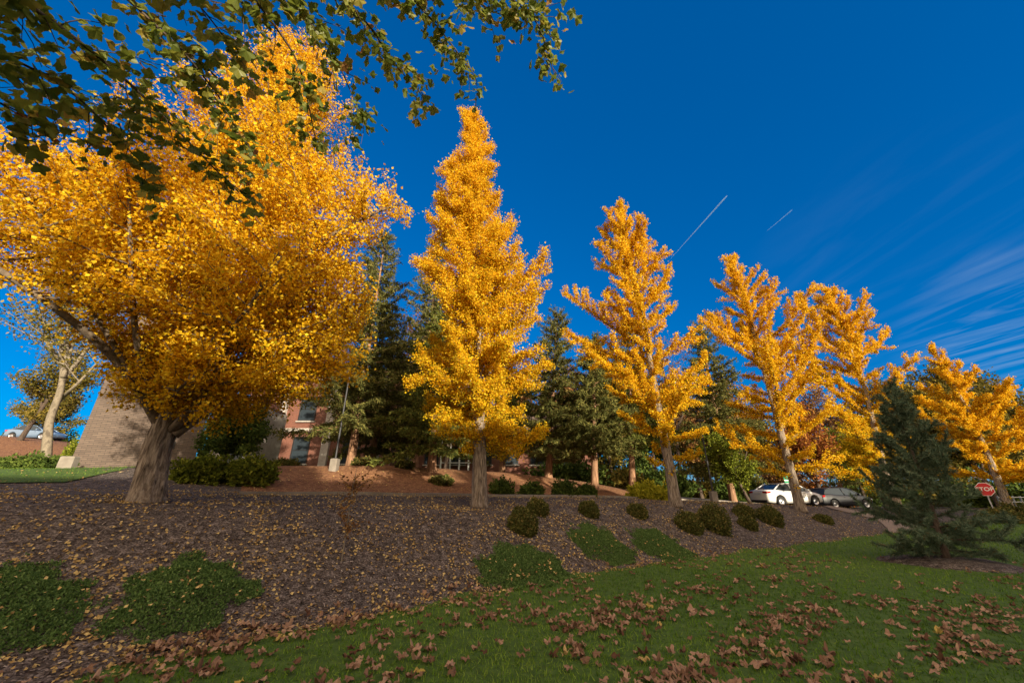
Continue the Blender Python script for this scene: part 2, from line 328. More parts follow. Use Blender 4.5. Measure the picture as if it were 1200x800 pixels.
o = ribbon('lawn', -30, 110, .3, lambda s: wob(s) - 60, wob, 200, M['lawn'], .012); o['label'] = 'green lawn in the foreground below the mulch bank'
o = ribbon('bank', .8, 31, .4, lambda s: 8.45 + .1 * np.sin(s), lambda s: 19 + 0 * s, 50, M['needles'], .02); o['label'] = 'orange brown needle covered bank beyond the footpath'
o = ribbon('upper_lawn', -45, 30, .5, lambda s: np.interp(s, [-3.5, -1], [10.6, 19.02]) + .25 * np.sin(s * 1.3), lambda s: 70 + 0 * s, 90, M['lawn'], .03); o['label'] = 'strip of green grass along the top of the bank'
ribbon_skirt = True
o = ribbon('footpath', .8, 30, .4, lambda s: 7.0 + 0 * s, lambda s: 8.35 + 0 * s, 6, M['concrete'], .10); o['label'] = 'narrow concrete footpath between the two mulch banks'
o = ribbon('parking_lot', 27.5, 150, .6, lambda s: np.interp(s, [27, 60, 80], [6.2, 5.5, 2.2]), lambda s: np.interp(s, [27, 40, 60], [13.5, 30, 40]), 40, M['asphalt'], .05); o['label'] = 'grey asphalt drive where the cars are parked'
s_ = np.arange(.8, 30.2, .4); xa, ya = xy(s_, 6.995 + 0 * s_); za = ht(xa, ya); nn_ = len(s_); mb = MB(); i_ = np.arange(nn_ - 1)
mb.add(np.r_[np.c_[xa, ya, za - .1], np.c_[xa, ya, za + .10]], np.stack([i_, i_ + 1, i_ + 1 + nn_, i_ + nn_], -1)); o = mb.build('path_edge', M['concrete']); o['kind'] = 'structure'; o['label'] = 'pale edge of the concrete footpath'
gx, gy = np.meshgrid(np.linspace(-80, -27, 60), np.linspace(25, 47, 40), indexing='ij')
o = grid('mulch_slope', gx, gy, M['needles'], .07); o['label'] = 'reddish brown mulch slope below the car at the left edge'
# gravel path dropping from the parked cars to the lawn
pp = [hit(960, 593, 20), hit(1000, 600, 17), hit(1035, 608, 15), hit(1060, 618, 14), hit(1075, 628, 13)]
mb = MB(); V = []
P2 = np.array([(p.x, p.y) for p in pp]); ti = np.linspace(0, 4, 60); cx = np.interp(ti, range(5), P2[:, 0]); cy = np.interp(ti, range(5), P2[:, 1])
for k in range(3): cx = np.convolve(np.pad(cx, 4, 'edge'), np.ones(9) / 9, 'valid'); cy = np.convolve(np.pad(cy, 4, 'edge'), np.ones(9) / 9, 'valid')
dx, dy = np.gradient(cx), np.gradient(cy); nn = np.hypot(dx, dy) + 1e-6
q = np.linspace(-.75, .75, 9)[None, :]
Xp = cx[:, None] - (dy / nn)[:, None] * q; Yp = cy[:, None] + (dx / nn)[:, None] * q
o = grid('gravel_path', Xp, Yp, M['dirt'], .035); o['label'] = 'tan gravel path curving down from the parked cars'

# ------------------------------------------------------------------ tree builder
FAN = [(0, 0, 0), (.55, -.5, .12), (.82, 0, -.06), (.55, .5, .12)]; FANF = [(0, 1, 2, 3)]
NEED = [(0, -.5, 0), (1, 0, .05), (0, .5, 0)]; NEEDF = [(0, 1, 2)]
OVAL = [(0, 0, 0), (.5, -.3, .05), (1, 0, 0), (.5, .3, .05)]
def lobed(nl=5):
    pts = [(0, 0, 0)]
    tips = [(-2.35, .62), (-1.15, .95), (0, 1.0), (1.15, .95), (2.35, .62)]
    out = []
    for i, (a, r) in enumerate(tips):
        out += [(a - .30, r * .80), (a, r), (a + .30, r * .80)]
        if i < 4: out.append(((a + tips[i + 1][0]) / 2, .60))
    out = [(3.0, .12)] and out
    v = [(.42 + .58 * r * math.cos(a), .62 * r * math.sin(a), .10 * math.sin(3 * a) * r) for a, r in out]
    v = [(0.30, 0, .05)] + v + [(-.02, 0, 0)]
    n = len(v); return v, [(0, i, i + 1) for i in range(1, n - 1)] + [(0, n - 1, 1)]
LOB, LOBF = lobed()
ZUP = np.array([0, 0, 1.0])

def envelope(outline, Y, ky=.8, jit=.0):
    pts = []
    for py, xl, xr in outline:
        a = at(xl, py, Y); b = at(xr, py, Y); pts.append((a.z, a.x, b.x))
    pts.sort(); z, l, r = map(np.array, zip(*pts))
    def inside(p, k=1.0):
        if p[2] < z[0] or p[2] > z[-1]: return False
        a, b = np.interp(p[2], z, l), np.interp(p[2], z, r); c, hw = (a + b) / 2, max((b - a) / 2, .05) * k
        return ((p[0] - c) / hw) ** 2 + ((p[1] - Y) / (hw * ky)) ** 2 <= 1
    return inside
def resample(pts, step):
    p = np.asarray(pts, float); d = np.r_[0, np.cumsum(np.linalg.norm(np.diff(p, axis=0), axis=1))]
    n = max(2, int(d[-1] / step) + 1); t = np.linspace(0, d[-1], n)
    return np.c_[np.interp(t, d, p[:, 0]), np.interp(t, d, p[:, 1]), np.interp(t, d, p[:, 2])]
def smooth(p, k=2):
    for _ in range(k):
        q = p.copy(); q[1:-1] = (p[:-2] + 2 * p[1:-1] + p[2:]) / 4; p = q
    return p
def skel(rg, leaders, inside, space, el0, el1, step=.3, maxlen=6, sub=.3, sublen=.45, over=(.85, 1.12), wob=.12):
    """leaders: (points, r0, r1, first fraction that carries branches). Returns twigs: (points, r0, r1)"""
    br, tw = [], []
    k = rg.uniform(0, 6)
    for pts, r0, r1, f0 in leaders:
        p = resample(pts, space); n = len(p)
        for i in range(int(n * f0), n - 1):
            f = i / n; k += 2.4 + rg.normal() * .35
            rr = r0 + (r1 - r0) * f; el = np.interp(f, [f0, 1], [el0, el1]) + rg.normal() * .12
            d = np.array([math.cos(k) * math.cos(el), math.sin(k) * math.cos(el), math.sin(el)])
            q = p[i] + rg.normal(size=3) * .03; path = [q]; ov = rg.uniform(*over); cur = 0
            while cur < maxlen:
                d = d + rg.normal(size=3) * wob * step + ZUP * .09 * step * (1.3 if el > .25 else .2); d /= np.linalg.norm(d)
                q = q + d * step; cur += step
                if not inside(q, ov): break
                path.append(q)
            if len(path) < 2: path.append(path[0] + d * .22)
            path = np.array(path); Lb = np.linalg.norm(path[-1] - path[0])
            rb = min(rr * .6, .010 + .013 * Lb); br.append((path, rb, .005))
            m = resample(path, sub); nm = len(m)
            for j in range(1, nm):
                fj = j / nm; dd = m[j] - m[j - 1]; dd /= np.linalg.norm(dd) + 1e-9
                side = rg.normal(size=3); side -= dd * side.dot(dd); side /= np.linalg.norm(side) + 1e-9
                ln = (sublen * Lb * (1 - fj) ** .7 * rg.uniform(.5, 1.1)) + .18
                sd = dd * .75 + side * .75 + ZUP * .12; sd /= np.linalg.norm(sd)
                q = m[j]; sp = [q]; c2 = 0
                while c2 < ln:
                    sd = sd + rg.normal(size=3) * .06 + ZUP * .03; sd /= np.linalg.norm(sd); q = q + sd * .2; c2 += .2
                    if not inside(q, ov * 1.08): break
                    sp.append(q)
                if len(sp) > 1: tw.append((np.array(sp), .008, .003))
            
    return br, tw
def leafpos(rg, lines, n, sig, out0=.0):
    segA, segB, w_ = [], [], []
    for (p, f0) in lines:
        i0 = int(len(p) * f0)
        a, b = p[i0:-1], p[i0 + 1:]
        if len(a): segA.append(a); segB.append(b)
    A, B = np.concatenate(segA), np.concatenate(segB); Ls = np.linalg.norm(B - A, axis=1) + 1e-6
    idx = rg.choice(len(A), n, p=Ls / Ls.sum()); u = rg.random(n)[:, None]
    pos = A[idx] * (1 - u) + B[idx] * u; d = (B - A)[idx] / Ls[idx][:, None]
    return pos + rg.normal(size=(n, 3)) * sig, d
def trunk_r(n, r0, r1, flare=.35):
    f = np.linspace(0, 1, n); return (r0 + (r1 - r0) * f ** .8) * (1 + flare * np.exp(-f * n / 2.2 * .9))
def put_tree(name, label, cat, base, leaders, br, tw, leaf, mats, group=None, ridge=.03, k=16, twigs=True, sub=None):
    """leaf: list of (template, faces, positions, sizes, kwargs)"""
    root = thing(name, label, cat, base, group=group); bx = np.array(base)
    mb = MB(); p, r0, r1, f0 = leaders[0]; q = smooth(resample(p, .25)); kk, rdg = (44, .05) if name == 'ginkgo_tree' else (k, ridge)
    if name == 'ginkgo_tree': q = smooth(resample(p, .09), 6)
    fl = np.linalg.norm(q - q[0], axis=1); rr_ = (r0 + (r1 - r0) * np.linspace(0, 1, len(q)) ** .8) * (1 + .26 * np.exp(-fl / .22) + .05 * np.exp(-fl / 1.2)); mb.tube(q - bx, rr_, kk, ridge=rdg, seed=int(abs(base[0]) * 100))
    mb.build('trunk', mats[0], root, True)
    mb = MB()
    for p, r0, r1, f0 in leaders[1:]:
        q = smooth(resample(p, .25)); mb.tube(q - bx, np.linspace(r0, r1, len(q)), 10, ridge=.02)
    for p, r0, r1 in br: mb.tube(p - bx, np.linspace(r0, r1, len(p)), 5, cap=False)
    if twigs:
        for p, r0, r1 in tw: mb.tube(p - bx, np.linspace(r0, r1, len(p)), 3, cap=False)
    mb.build('branches', mats[1], root, True)
    for nm, tm, tf, pos, size, mt, kw in leaf:
        mb = MB(); mb.leaves(tm, tf, pos - bx, size, **kw); mb.build(nm, mt, root)
    return root

def ginkgo(label, seed, Y, pbase, ptop, outline, n, size, r0, space=.17, extra=(), ky=.8, sig=.09, first=.22, green=.25, matname='ginkgo', el=(.45, .95), over=(.85, 1.12), sub=.3, sublen=.45, bend=None, maxlen=6):
    rg = rng_of(seed); base = at_g(pbase[0], Y, -.05, pbase[1]); top = at(ptop[0], ptop[1], Y)
    mid = [] if bend is None else [at(a, b, Y + c) for a, b, c in bend]
    leaders = [(np.array([base, *mid, top]), r0, .015, first)]
    for pts, a, b, f0 in extra: leaders.append((smooth(resample([at(x, y, Y + dy) for x, y, dy in pts], .4)), a, b, f0))
    ins = envelope(outline, Y, ky)
    br, tw = skel(rg, leaders, ins, space, el[0], el[1], over=over, sub=sub, sublen=sublen, maxlen=maxlen)
    lines = [(p, .0 if seed > 1 else .15) for p, a, b in br] + [(p, 0) for p, a, b in tw] + [(np.asarray(resample(l[0], .3)), .55 if seed == 1 else .2) for l in leaders[:1]]
    pos, d = leafpos(rg, lines, n, sig)
    zlo, zhi = pos[:, 2].min(), pos[:, 2].max()
    frac = (pos[:, 2] - zlo) / (zhi - zlo)
    g = (rg.random(n) < np.clip(green - frac * green * 1.3, 0, 1))
    up = d * .4 + rg.normal(size=(n, 3)) * .6
    leaf = [('foliage', FAN, FANF, pos[~g], size * rg.uniform(.7, 1.25, (~g).sum()), M[matname], dict(rg=rg))]
    if g.sum() > 50: leaf.append(('lower_foliage', FAN, FANF, pos[g], size * rg.uniform(.7, 1.25, g.sum()), M['ginkgo_green'], dict(rg=rg)))
    return put_tree('ginkgo_tree', label, 'tree', base, leaders, br, tw, leaf, (M['bark'], M['bark_limb']), 'row of golden ginkgo trees along the bank')

GROUPK = 'row of golden ginkgo trees along the bank'
ginkgo('largest golden tree, its thick forked trunk in front of the stone wall', 1, 8.0, (172, 585), (335, 42),
       [(45, 312, 345), (60, 290, 385), (100, 262, 402), (140, 225, 415), (170, 60, 415), (205, -60, 408), (225, -70, 470), (255, -90, 472), (285, -110, 440), (330, -130, 428), (375, -120, 432), (395, -60, 440), (410, 60, 445), (425, 118, 432), (450, 138, 412), (475, 150, 375), (495, 155, 325), (520, 170, 285), (540, 185, 255)],
       260000, .070, .25, .14,
       bend=[(182, 530, 0), (196, 495, 0), (212, 420, .1), (250, 310, .2), (300, 170, 0)],
       extra=[([(190, 505, 0), (150, 430, -.8), (90, 378, -1.8), (0, 315, -2.6), (-90, 262, -3.0)], .10, .03, .6),
              ([(172, 462, -.5), (120, 385, -1.5), (75, 300, -2.2), (30, 225, -2.4)], .06, .02, .6),
              ([(178, 478, -.1), (158, 400, -1.4), (153, 300, -2.2), (150, 200, -2.4)], .065, .02, .6),
              ([(200, 505, 0), (235, 470, -.4), (275, 400, -.7), (330, 320, -.8), (400, 265, -.6), (470, 238, -.5)], .09, .02, .15),
              ([(205, 510, 0), (250, 478, .3), (310, 430, .9), (380, 400, 1.2), (440, 398, 1.3)], .08, .02, .2),
              ([(225, 400, .1), (300, 290, .8), (350, 180, 1.0), (385, 90, .8)], .07, .02, .2),
              ([(215, 415, .1), (160, 330, 1.6), (100, 230, 2.0), (50, 175, 2.0)], .07, .02, .3),
              ([(215, 430, 0), (260, 400, -1.2), (300, 350, -1.9), (330, 300, -2.0)], .06, .02, .4),
              ([(215, 470, .2), (270, 440, 1.0), (330, 425, 1.7), (395, 430, 2.0)], .06, .015, .2),
              ([(198, 480, -.2), (205, 455, -1.0), (230, 440, -1.5)], .04, .012, .1),
              ([(192, 480, .2), (160, 450, -.9), (150, 440, -1.2)], .04, .012, .3)],
       ky=.55, first=.13, green=.12, maxlen=2.6, el=(-.12, .85), sub=.26)
ginkgo('tall narrow golden tree with a straight trunk in the centre', 2, 12.0, (561, 597), (553, 130),
       [(128, 536, 556), (150, 537, 572), (175, 543, 578), (205, 508, 582), (235, 503, 588), (262, 498, 596), (290, 498, 628), (320, 497, 636), (350, 492, 638), (385, 478, 640), (410, 474, 638), (440, 478, 645), (470, 486, 650), (500, 508, 642), (520, 520, 622), (540, 535, 600)],
       250000, .064, .22, .10, bend=[(562, 530, 0), (560, 400, 0), (556, 250, 0)], green=.5, first=.10, sig=.075, sublen=.40, over=(.66, 1.15), el=(.02, 1.05), sub=.26)
ginkgo('golden tree with an open spiky crown, between the tall narrow tree and the white car', 3, 15.0, (791, 588), (726, 235),
       [(233, 716, 736), (255, 700, 742), (272, 682, 762), (300, 690, 790), (315, 688, 808), (345, 676, 795), (365, 658, 798), (400, 668, 808), (430, 680, 812), (460, 690, 826), (490, 702, 834), (515, 722, 834), (545, 752, 818)],
       98000, .074, .20, .21, bend=[(783, 540, 0), (765, 440, 0), (742, 320, 0)], green=.35, over=(.5, 1.32), el=(.1, 1.05), first=.07, sig=.058, sublen=.38)
ginkgo('golden tree whose slanting trunk stands in front of the white car', 4, 19.0, (937, 590), (853, 300),
       [(298, 842, 868), (320, 838, 880), (340, 832, 915), (360, 826, 940), (400, 830, 960), (430, 838, 970), (460, 848, 975), (490, 856, 975), (520, 868, 975), (560, 890, 960)],
       82000, .084, .21, .26, bend=[(925, 545, 0), (900, 450, 0), (872, 350, 0)], green=.3, over=(.5, 1.32), el=(.1, 1.05), first=.07, sig=.062, sublen=.38)
ginkgo('golden tree with long spreading branch tips, directly behind the young pine', 5, 24.0, (1052, 592), (972, 338),
       [(336, 950, 985), (352, 930, 1000), (366, 940, 1040), (395, 940, 1040), (430, 940, 1040), (460, 948, 1050), (500, 955, 1060), (530, 965, 1068), (572, 985, 1068)],
       66000, .10, .22, .33, bend=[(1035, 545, 0), (1015, 460, 0)], green=.6, over=(.5, 1.4), el=(.1, 1.05), first=.07, sig=.07, sublen=.34)
ginkgo('orange gold tree behind the stop sign at the far right', 6, 29.0, (1180, 590), (1090, 404),
       [(402, 1084, 1096), (420, 1084, 1108), (438, 1090, 1180), (465, 1096, 1225), (490, 1105, 1250), (520, 1118, 1260), (550, 1128, 1262), (572, 1145, 1225)],
       66000, .115, .27, .33, bend=[(1170, 565, 0), (1140, 490, 0)], green=.1, over=(.5, 1.3), el=(.02, 1.05), first=.07, sig=.08, sublen=.3)

# conifers ---------------------------------------------------------------
def conifer(label, seed, px, ptop, Y, width, n=16000, mat='conifer', clear=.12, size=.22, droop=-.12, group='dark conifers on top of the bank', name='spruce_tree', r0=.24, pbase=None, bark='bark_pine', power=.8):
    rg = rng_of(seed); base = at_g(px, Y, -.1); tp = at(*ptop, Y); H = tp.z - base.z
    tp = Vector((base.x + (tp.x - base.x), Y, tp.z)); p = np.array([base, tp]); mb_br, tw = [], []
    q = resample(p, .45); k = 0
    for i in range(len(q)):
        f = i / len(q)
        if f < clear: continue
        for _ in range(5):
            k += 1.3 + rg.normal() * .3; Lb = width * ((1 - f) / (1 - clear)) ** power * rg.uniform(.55, 1.12) + .15
            el = np.interp(f, [0, 1], [droop, .65]) + rg.normal() * .1
            d = np.array([math.cos(k) * math.cos(el), math.sin(k) * math.cos(el), math.sin(el)]); a = [q[i]]; c = 0
            while c < Lb: d = d + ZUP * (-.05 + .11 * c / Lb) + rg.normal(size=3) * .04; d /= np.linalg.norm(d); a.append(a[-1] + d * .35); c += .35
            a = np.array(a); mb_br.append((a, .012 + .008 * Lb, .006))
            m = resample(a, .35)
            for j in range(1, len(m)):
                dd = m[j] - m[j - 1]; dd /= np.linalg.norm(dd); sd = np.cross(dd, ZUP) * (1 if j % 2 else -1) * .9 + dd * .6 - ZUP * .25
                ln = .32 * Lb * (1 - .6 * j / len(m)) * rg.uniform(.6, 1.1); tw.append((np.array([m[j], m[j] + sd * ln * .6, m[j] + sd * ln - ZUP * ln * .12]), .006, .003))
    pos, d = leafpos(rg, [(a, .2) for a, _, _ in mb_br] + [(a, 0) for a, _, _ in tw], n, .07)
    up = d + rg.normal(size=(n, 3)) * .5
    return put_tree(name, label, 'tree', base, [(p, r0, .02, 0)], mb_br, tw,
                    [('foliage', NEED, NEEDF, pos, size * rg.uniform(.6, 1.2, n), M[mat], dict(rg=rg, up=up))], (M[bark], M[bark]), group, k=12, twigs=False)
NEED = [(0, -.16, 0), (1, 0, .05), (0, .16, 0)]
conifer('tall dark conifer between the largest golden tree and the tall narrow one', 11, 405, (452, 278), 21, 3.7, 46000, clear=.14)
conifer('dark conifer half hidden behind the left side of the tall narrow golden tree', 12, 482, (516, 285), 24, 3.4, 34000, clear=.16)
conifer('light green conifer with a pale lit trunk, left of the tall narrow golden tree', 13, 503, (520, 372), 20, 2.8, 26000, 'conifer_yellow', clear=.14)
conifer('pointed dark conifer standing clear in the gap right of the tall narrow golden tree', 14, 643, (653, 370), 25, 3.6, 38000, clear=.12)
conifer('bushy dark conifer touching the left side of the open spiky golden tree', 15, 697, (696, 402), 23, 3.0, 30000, clear=.2)
conifer('conifer hidden behind the open spiky golden tree', 16, 742, (735, 380), 26, 3.2, 26000, 'conifer_yellow', clear=.25)
conifer('pointed conifer right of the open spiky golden tree, above the lit bank', 17, 858, (820, 384), 27, 3.6, 40000, clear=.14)
conifer('short dark conifer right behind the dark parked car', 18, 985, (975, 515), 40, 2.6, 9000, clear=.04)
conifer('dense dark conifer in front of the right part of the two storey building', 20, 432, (452, 360), 26, 3.4, 34000, clear=.1)
conifer('slender conifer behind the trunk of the tall narrow golden tree', 19, 588, (590, 420), 27, 2.6, 20000, 'conifer_yellow', clear=.3)

# young blue-green pine on the lawn at the right ---------------------------
def young_pine():
    rg = rng_of(77); Y = 10.6; base = on(at(1110, 657, Y).x, Y, -.02); top = at(1044, 450, Y)
    ins = envelope([(448, 1036, 1052), (480, 1026, 1075), (500, 1022, 1095), (520, 1018, 1118), (560, 1016, 1128), (590, 1018, 1140), (620, 1028, 1178), (640, 1036, 1190), (655, 1050, 1175)], Y, .9)
    leaders = [(np.array([base, at(1090, 590, Y), at(1062, 510, Y), top]), .075, .012, .04)]
    br, tw = skel(rg, leaders, ins, .07, .12, 1.0, step=.18, maxlen=3, sub=.16, sublen=.34, over=(.55, 1.18), wob=.25)
    n = 78000; pos, d = leafpos(rg, [(p, .12) for p, _, _ in br] + [(p, 0) for p, _, _ in tw] + [(resample(leaders[0][0], .1), .6)], n, .012)
    up = d * 1.1 + rg.normal(size=(n, 3)) * .6
    tm = [(0, -.075, 0), (1, 0, .03), (0, .075, 0)]
    put_tree('pine_tree', 'young blue green pine standing on the lawn in a ring of mulch', 'tree', base, leaders, br, tw,
             [('foliage', tm, NEEDF, pos, .125 * rg.uniform(.6, 1.2, n), M['blue_pine'], dict(rg=rg, up=up))], (M['bark_dark'], M['bark_dark']), None)
    a = np.linspace(0, 2 * math.pi, 40, endpoint=False); mb = MB(); V = [(base.x, base.y, base.z + .14)]
    for k, (rr, dz) in enumerate(((.5, .12), (1.05, .07), (1.45, .0))):
        for t in a: r = rr * (1 + .07 * math.sin(3 * t) + .04 * math.sin(7 * t)); V.append((base.x + r * math.cos(t), base.y + r * math.sin(t) * .9, base.z + dz + (.035 if k < 2 else -.0)))
    f = [np.array([(0, 1 + i, 1 + (i + 1) % 40) for i in range(40)])]
    for k in (0, 1): f.append(np.array([(1 + 40 * k + i, 41 + 40 * k + i, 41 + 40 * k + (i + 1) % 40, 1 + 40 * k + (i + 1) % 40) for i in range(40)]))
    mb.add(V, f); o = mb.build('mulch_ring', M['mulch'], smooth=True); tag(o, 'low ring of dark mulch around the foot of the young pine', 'mulch', kind='stuff')
    return base
pine_base = young_pine()

# broadleaf trees ----------------------------------------------------------
def broadleaf(label, seed, px, Y, top_py, wpx, low_py, n, size, mat, r0=.2, group='mixed trees in the background', bark='bark_dark', name='broadleaf_tree', lean=0, sig=.22, space=.5, sub=.6, over=(.6, 1.2)):
    rg = rng_of(seed); base = at_g(px, Y, -.1); px2 = px + (600 - px) * .28 * (580 - top_py) / 300 + lean
    out = []
    for f, wf in ((0, .25), (.12, .55), (.3, .85), (.55, 1.0), (.8, .8), (1, .4)):
        y = top_py + (low_py - top_py) * f; c = px2 + (px - px2) * f * .8; j = rg.uniform(.85, 1.15)
        out.append((y, c - wpx * wf * j, c + wpx * wf * rg.uniform(.85, 1.15)))
    ins = envelope(out, Y, .9); top = at(px2, top_py + 4, Y); H = top.z - base.z
    leaders = [(np.array([base, base.lerp(top, .5) + Vector((rg.normal() * .03 * H, 0, 0)), top]), r0, .03, .2)]
    for i in range(4):
        a = rg.uniform(0, 6.28); s0 = base.lerp(top, rg.uniform(.25, .4)); L1 = H * .4
        leaders.append((np.array([s0, s0 + Vector((math.cos(a) * L1 * .35, math.sin(a) * L1 * .35, L1 * .5)), s0 + Vector((math.cos(a) * L1 * .6, math.sin(a) * L1 * .6, L1))]), r0 * .45, .03, .15))
    br, tw = skel(rg, leaders, ins, space, .35, .8, step=.5, sub=sub, over=over, maxlen=7)
    pos, d = leafpos(rg, [(p, .25) for p, _, _ in br] + [(p, 0) for p, _, _ in tw], n, sig)
    return put_tree(name, label, 'tree', base, leaders, br, tw, [('foliage', OVAL, FANF, pos, size * rg.uniform(.6, 1.3, n), M[mat], dict(rg=rg))], (M[bark], M[bark]), group, k=10, twigs=(n < 9000))
broadleaf('thin rusty brown tree in the gap left of the tall narrow golden tree', 31, 484, 32, 345, 52, 520, 9000, .22, 'brown_leaf')
broadleaf('nearly bare greyish tree behind the gap between the two spiky golden trees', 32, 800, 38, 372, 40, 520, 2600, .18, 'brown_leaf', sig=.12)
broadleaf('red leaved tree behind the golden tree by the white car', 33, 962, 34, 470, 30, 575, 9000, .24, 'red_leaf')
broadleaf('olive brown wide tree behind the young pine', 34, 1085, 48, 447, 75, 580, 20000, .34, 'olive_leaf', r0=.3)
broadleaf('dark olive tree rising behind the orange gold tree at the right edge', 35, 1168, 42, 428, 52, 585, 22000, .32, 'olive_leaf', r0=.3)
broadleaf('olive tree cut off by the right edge of the photo', 36, 1225, 44, 436, 55, 585, 16000, .32, 'olive_leaf', r0=.3)
broadleaf('yellow green tree low behind the dark parked car', 37, 1012, 42, 500, 40, 585, 10000, .26, 'juniper')
broadleaf('small yellow green tree leaning on a dark trunk just left of the white car', 38, 878, 24, 505, 26, 572, 9000, .13, 'juniper', r0=.10, lean=-28, sig=.1, space=.3, sub=.4)
broadleaf('olive tree behind the lit bank, between the open spiky golden tree and the white car', 39, 905, 45, 470, 42, 585, 10000, .28, 'olive_leaf')
broadleaf('rusty tree behind the white car', 40, 930, 40, 520, 26, 588, 6000, .24, 'brown_leaf')
broadleaf('dark round tree at the left edge beyond the stone wall', 41, -8, 34, 400, 42, 560, 9000, .22, 'olive_leaf')
broadleaf('olive shrubby tree at the left edge above the blue car', 42, 10, 46, 455, 32, 520, 9000, .24, 'olive_leaf')
broadleaf('broad dark green tree between the forked trunk and the brick building', 43, 252, 15.5, 468, 46, 575, 24000, .10, 'box', r0=.09, sig=.1, space=.22, sub=.3, name='small_tree')
for i, (px, Y, tp_, w_, mt, lab) in enumerate([(612, 40, 440, 36, 'brown_leaf', 'bronze tree behind the right side of the tall narrow golden tree'), (672, 42, 430, 40, 'brown_leaf', 'bronze tree right of the pointed dark conifer'),
        (720, 40, 425, 36, 'olive_leaf', 'olive tree behind the left side of the open spiky golden tree'), (772, 44, 430, 38, 'box', 'dark tree behind the right side of the open spiky golden tree'), (822, 42, 452, 34, 'brown_leaf', 'bronze tree behind the pointed conifer above the lit bank'),
        (440, 38, 420, 44, 'brown_leaf', 'bronze tree behind the tall dark conifer'), (390, 40, 430, 40, 'box', 'dark tree rising behind the brick building'), (876, 46, 440, 36, 'brown_leaf', 'bronze tree right of the pointed conifer above the lit bank'), (1000, 50, 450, 40, 'brown_leaf', 'bronze tree behind the golden tree with spreading tips')]):
    broadleaf(lab, 180 + i, px, Y, tp_, w_, 578, 15000, .30, mt, group='bronze and dark trees behind the bank', space=.6, sub=.7, sig=.3)
broadleaf('brownish broad tree just left of the trunk of the tall narrow golden tree', 47, 520, 27, 420, 44, 566, 14000, .18, 'brown_leaf', r0=.14, sig=.15, space=.3, sub=.4)
broadleaf('dark tree behind the golden trees at the right of the drive', 44, 1130, 55, 480, 70, 592, 14000, .4, 'box')
broadleaf('yellow tree low beyond the drive, left of the young pine', 45, 1035, 36, 488, 32, 580, 8000, .22, 'ginkgo_green')
k = 0
for px, Y, tpy, wd in ((560, 48, 470, 42), (625, 52, 478, 46), (700, 50, 465, 48), (765, 55, 480, 44), (835, 60, 485, 30), (345, 62, 440, 60), (440, 58, 430, 55), (1075, 70, 505, 60), (1190, 75, 500, 60)):
    broadleaf(('olive', 'dark green')[k % 2] + ' tree in the far belt, ' + ('behind the tall narrow golden tree', 'just right of the tall narrow golden tree', 'left of the open spiky golden tree', 'behind the open spiky golden tree', 'right of the open spiky golden tree',
               'behind the brick building', 'behind the tall dark conifer', 'behind the young pine', 'behind the stop sign')[k], 60 + k, px, Y, tpy, wd, 570, 9000, .42, ('olive_leaf', 'box')[k % 2], group='far belt of trees behind the bank', space=.8, sub=.9, sig=.35)
    k += 1

# pale sycamore at far left with thin crown
def pale_tree():
    Y = 22.; rg = rng_of(90); base = at_g(42, Y, -.1)
    L1 = [np.array([base, at(58, 492, Y), at(70, 462, Y), at(74, 440, Y), at(72, 395, Y)])]
    leaders = [(L1[0], .25, .10, .8)]
    for pts in ([(68, 470), (85, 455), (100, 440), (118, 420)], [(74, 442), (82, 415), (88, 390), (95, 360)], [(73, 440), (78, 412), (80, 380), (78, 340)], [(74, 445), (94, 420), (112, 392), (130, 370)], [(73, 430), (58, 405), (45, 385), (30, 370)]):
        leaders.append((np.array([at(x, y, Y + rg.normal() * .5) for x, y in pts]), .13, .03, .3))
    ins = envelope([(300, 0, 100), (340, -10, 130), (390, -10, 135), (420, 20, 125), (438, 35, 120), (445, 40, 118)], Y, .8)
    br, tw = skel(rg, leaders, ins, .4, .4, .9, sub=.5, maxlen=3)
    pos, d = leafpos(rg, [(p, .3) for p, _, _ in br] + [(p, 0) for p, _, _ in tw], 4500, .2)
    put_tree('sycamore_tree', 'pale barked tree forking left of the stone wall', 'tree', base, leaders, br, tw, [('foliage', OVAL, FANF, pos, .2 * rg.uniform(.6, 1.2, 4500), M['olive_leaf'], dict(rg=rg))], (M['bark_syc'], M['bark_syc']), k=14)
pale_tree()

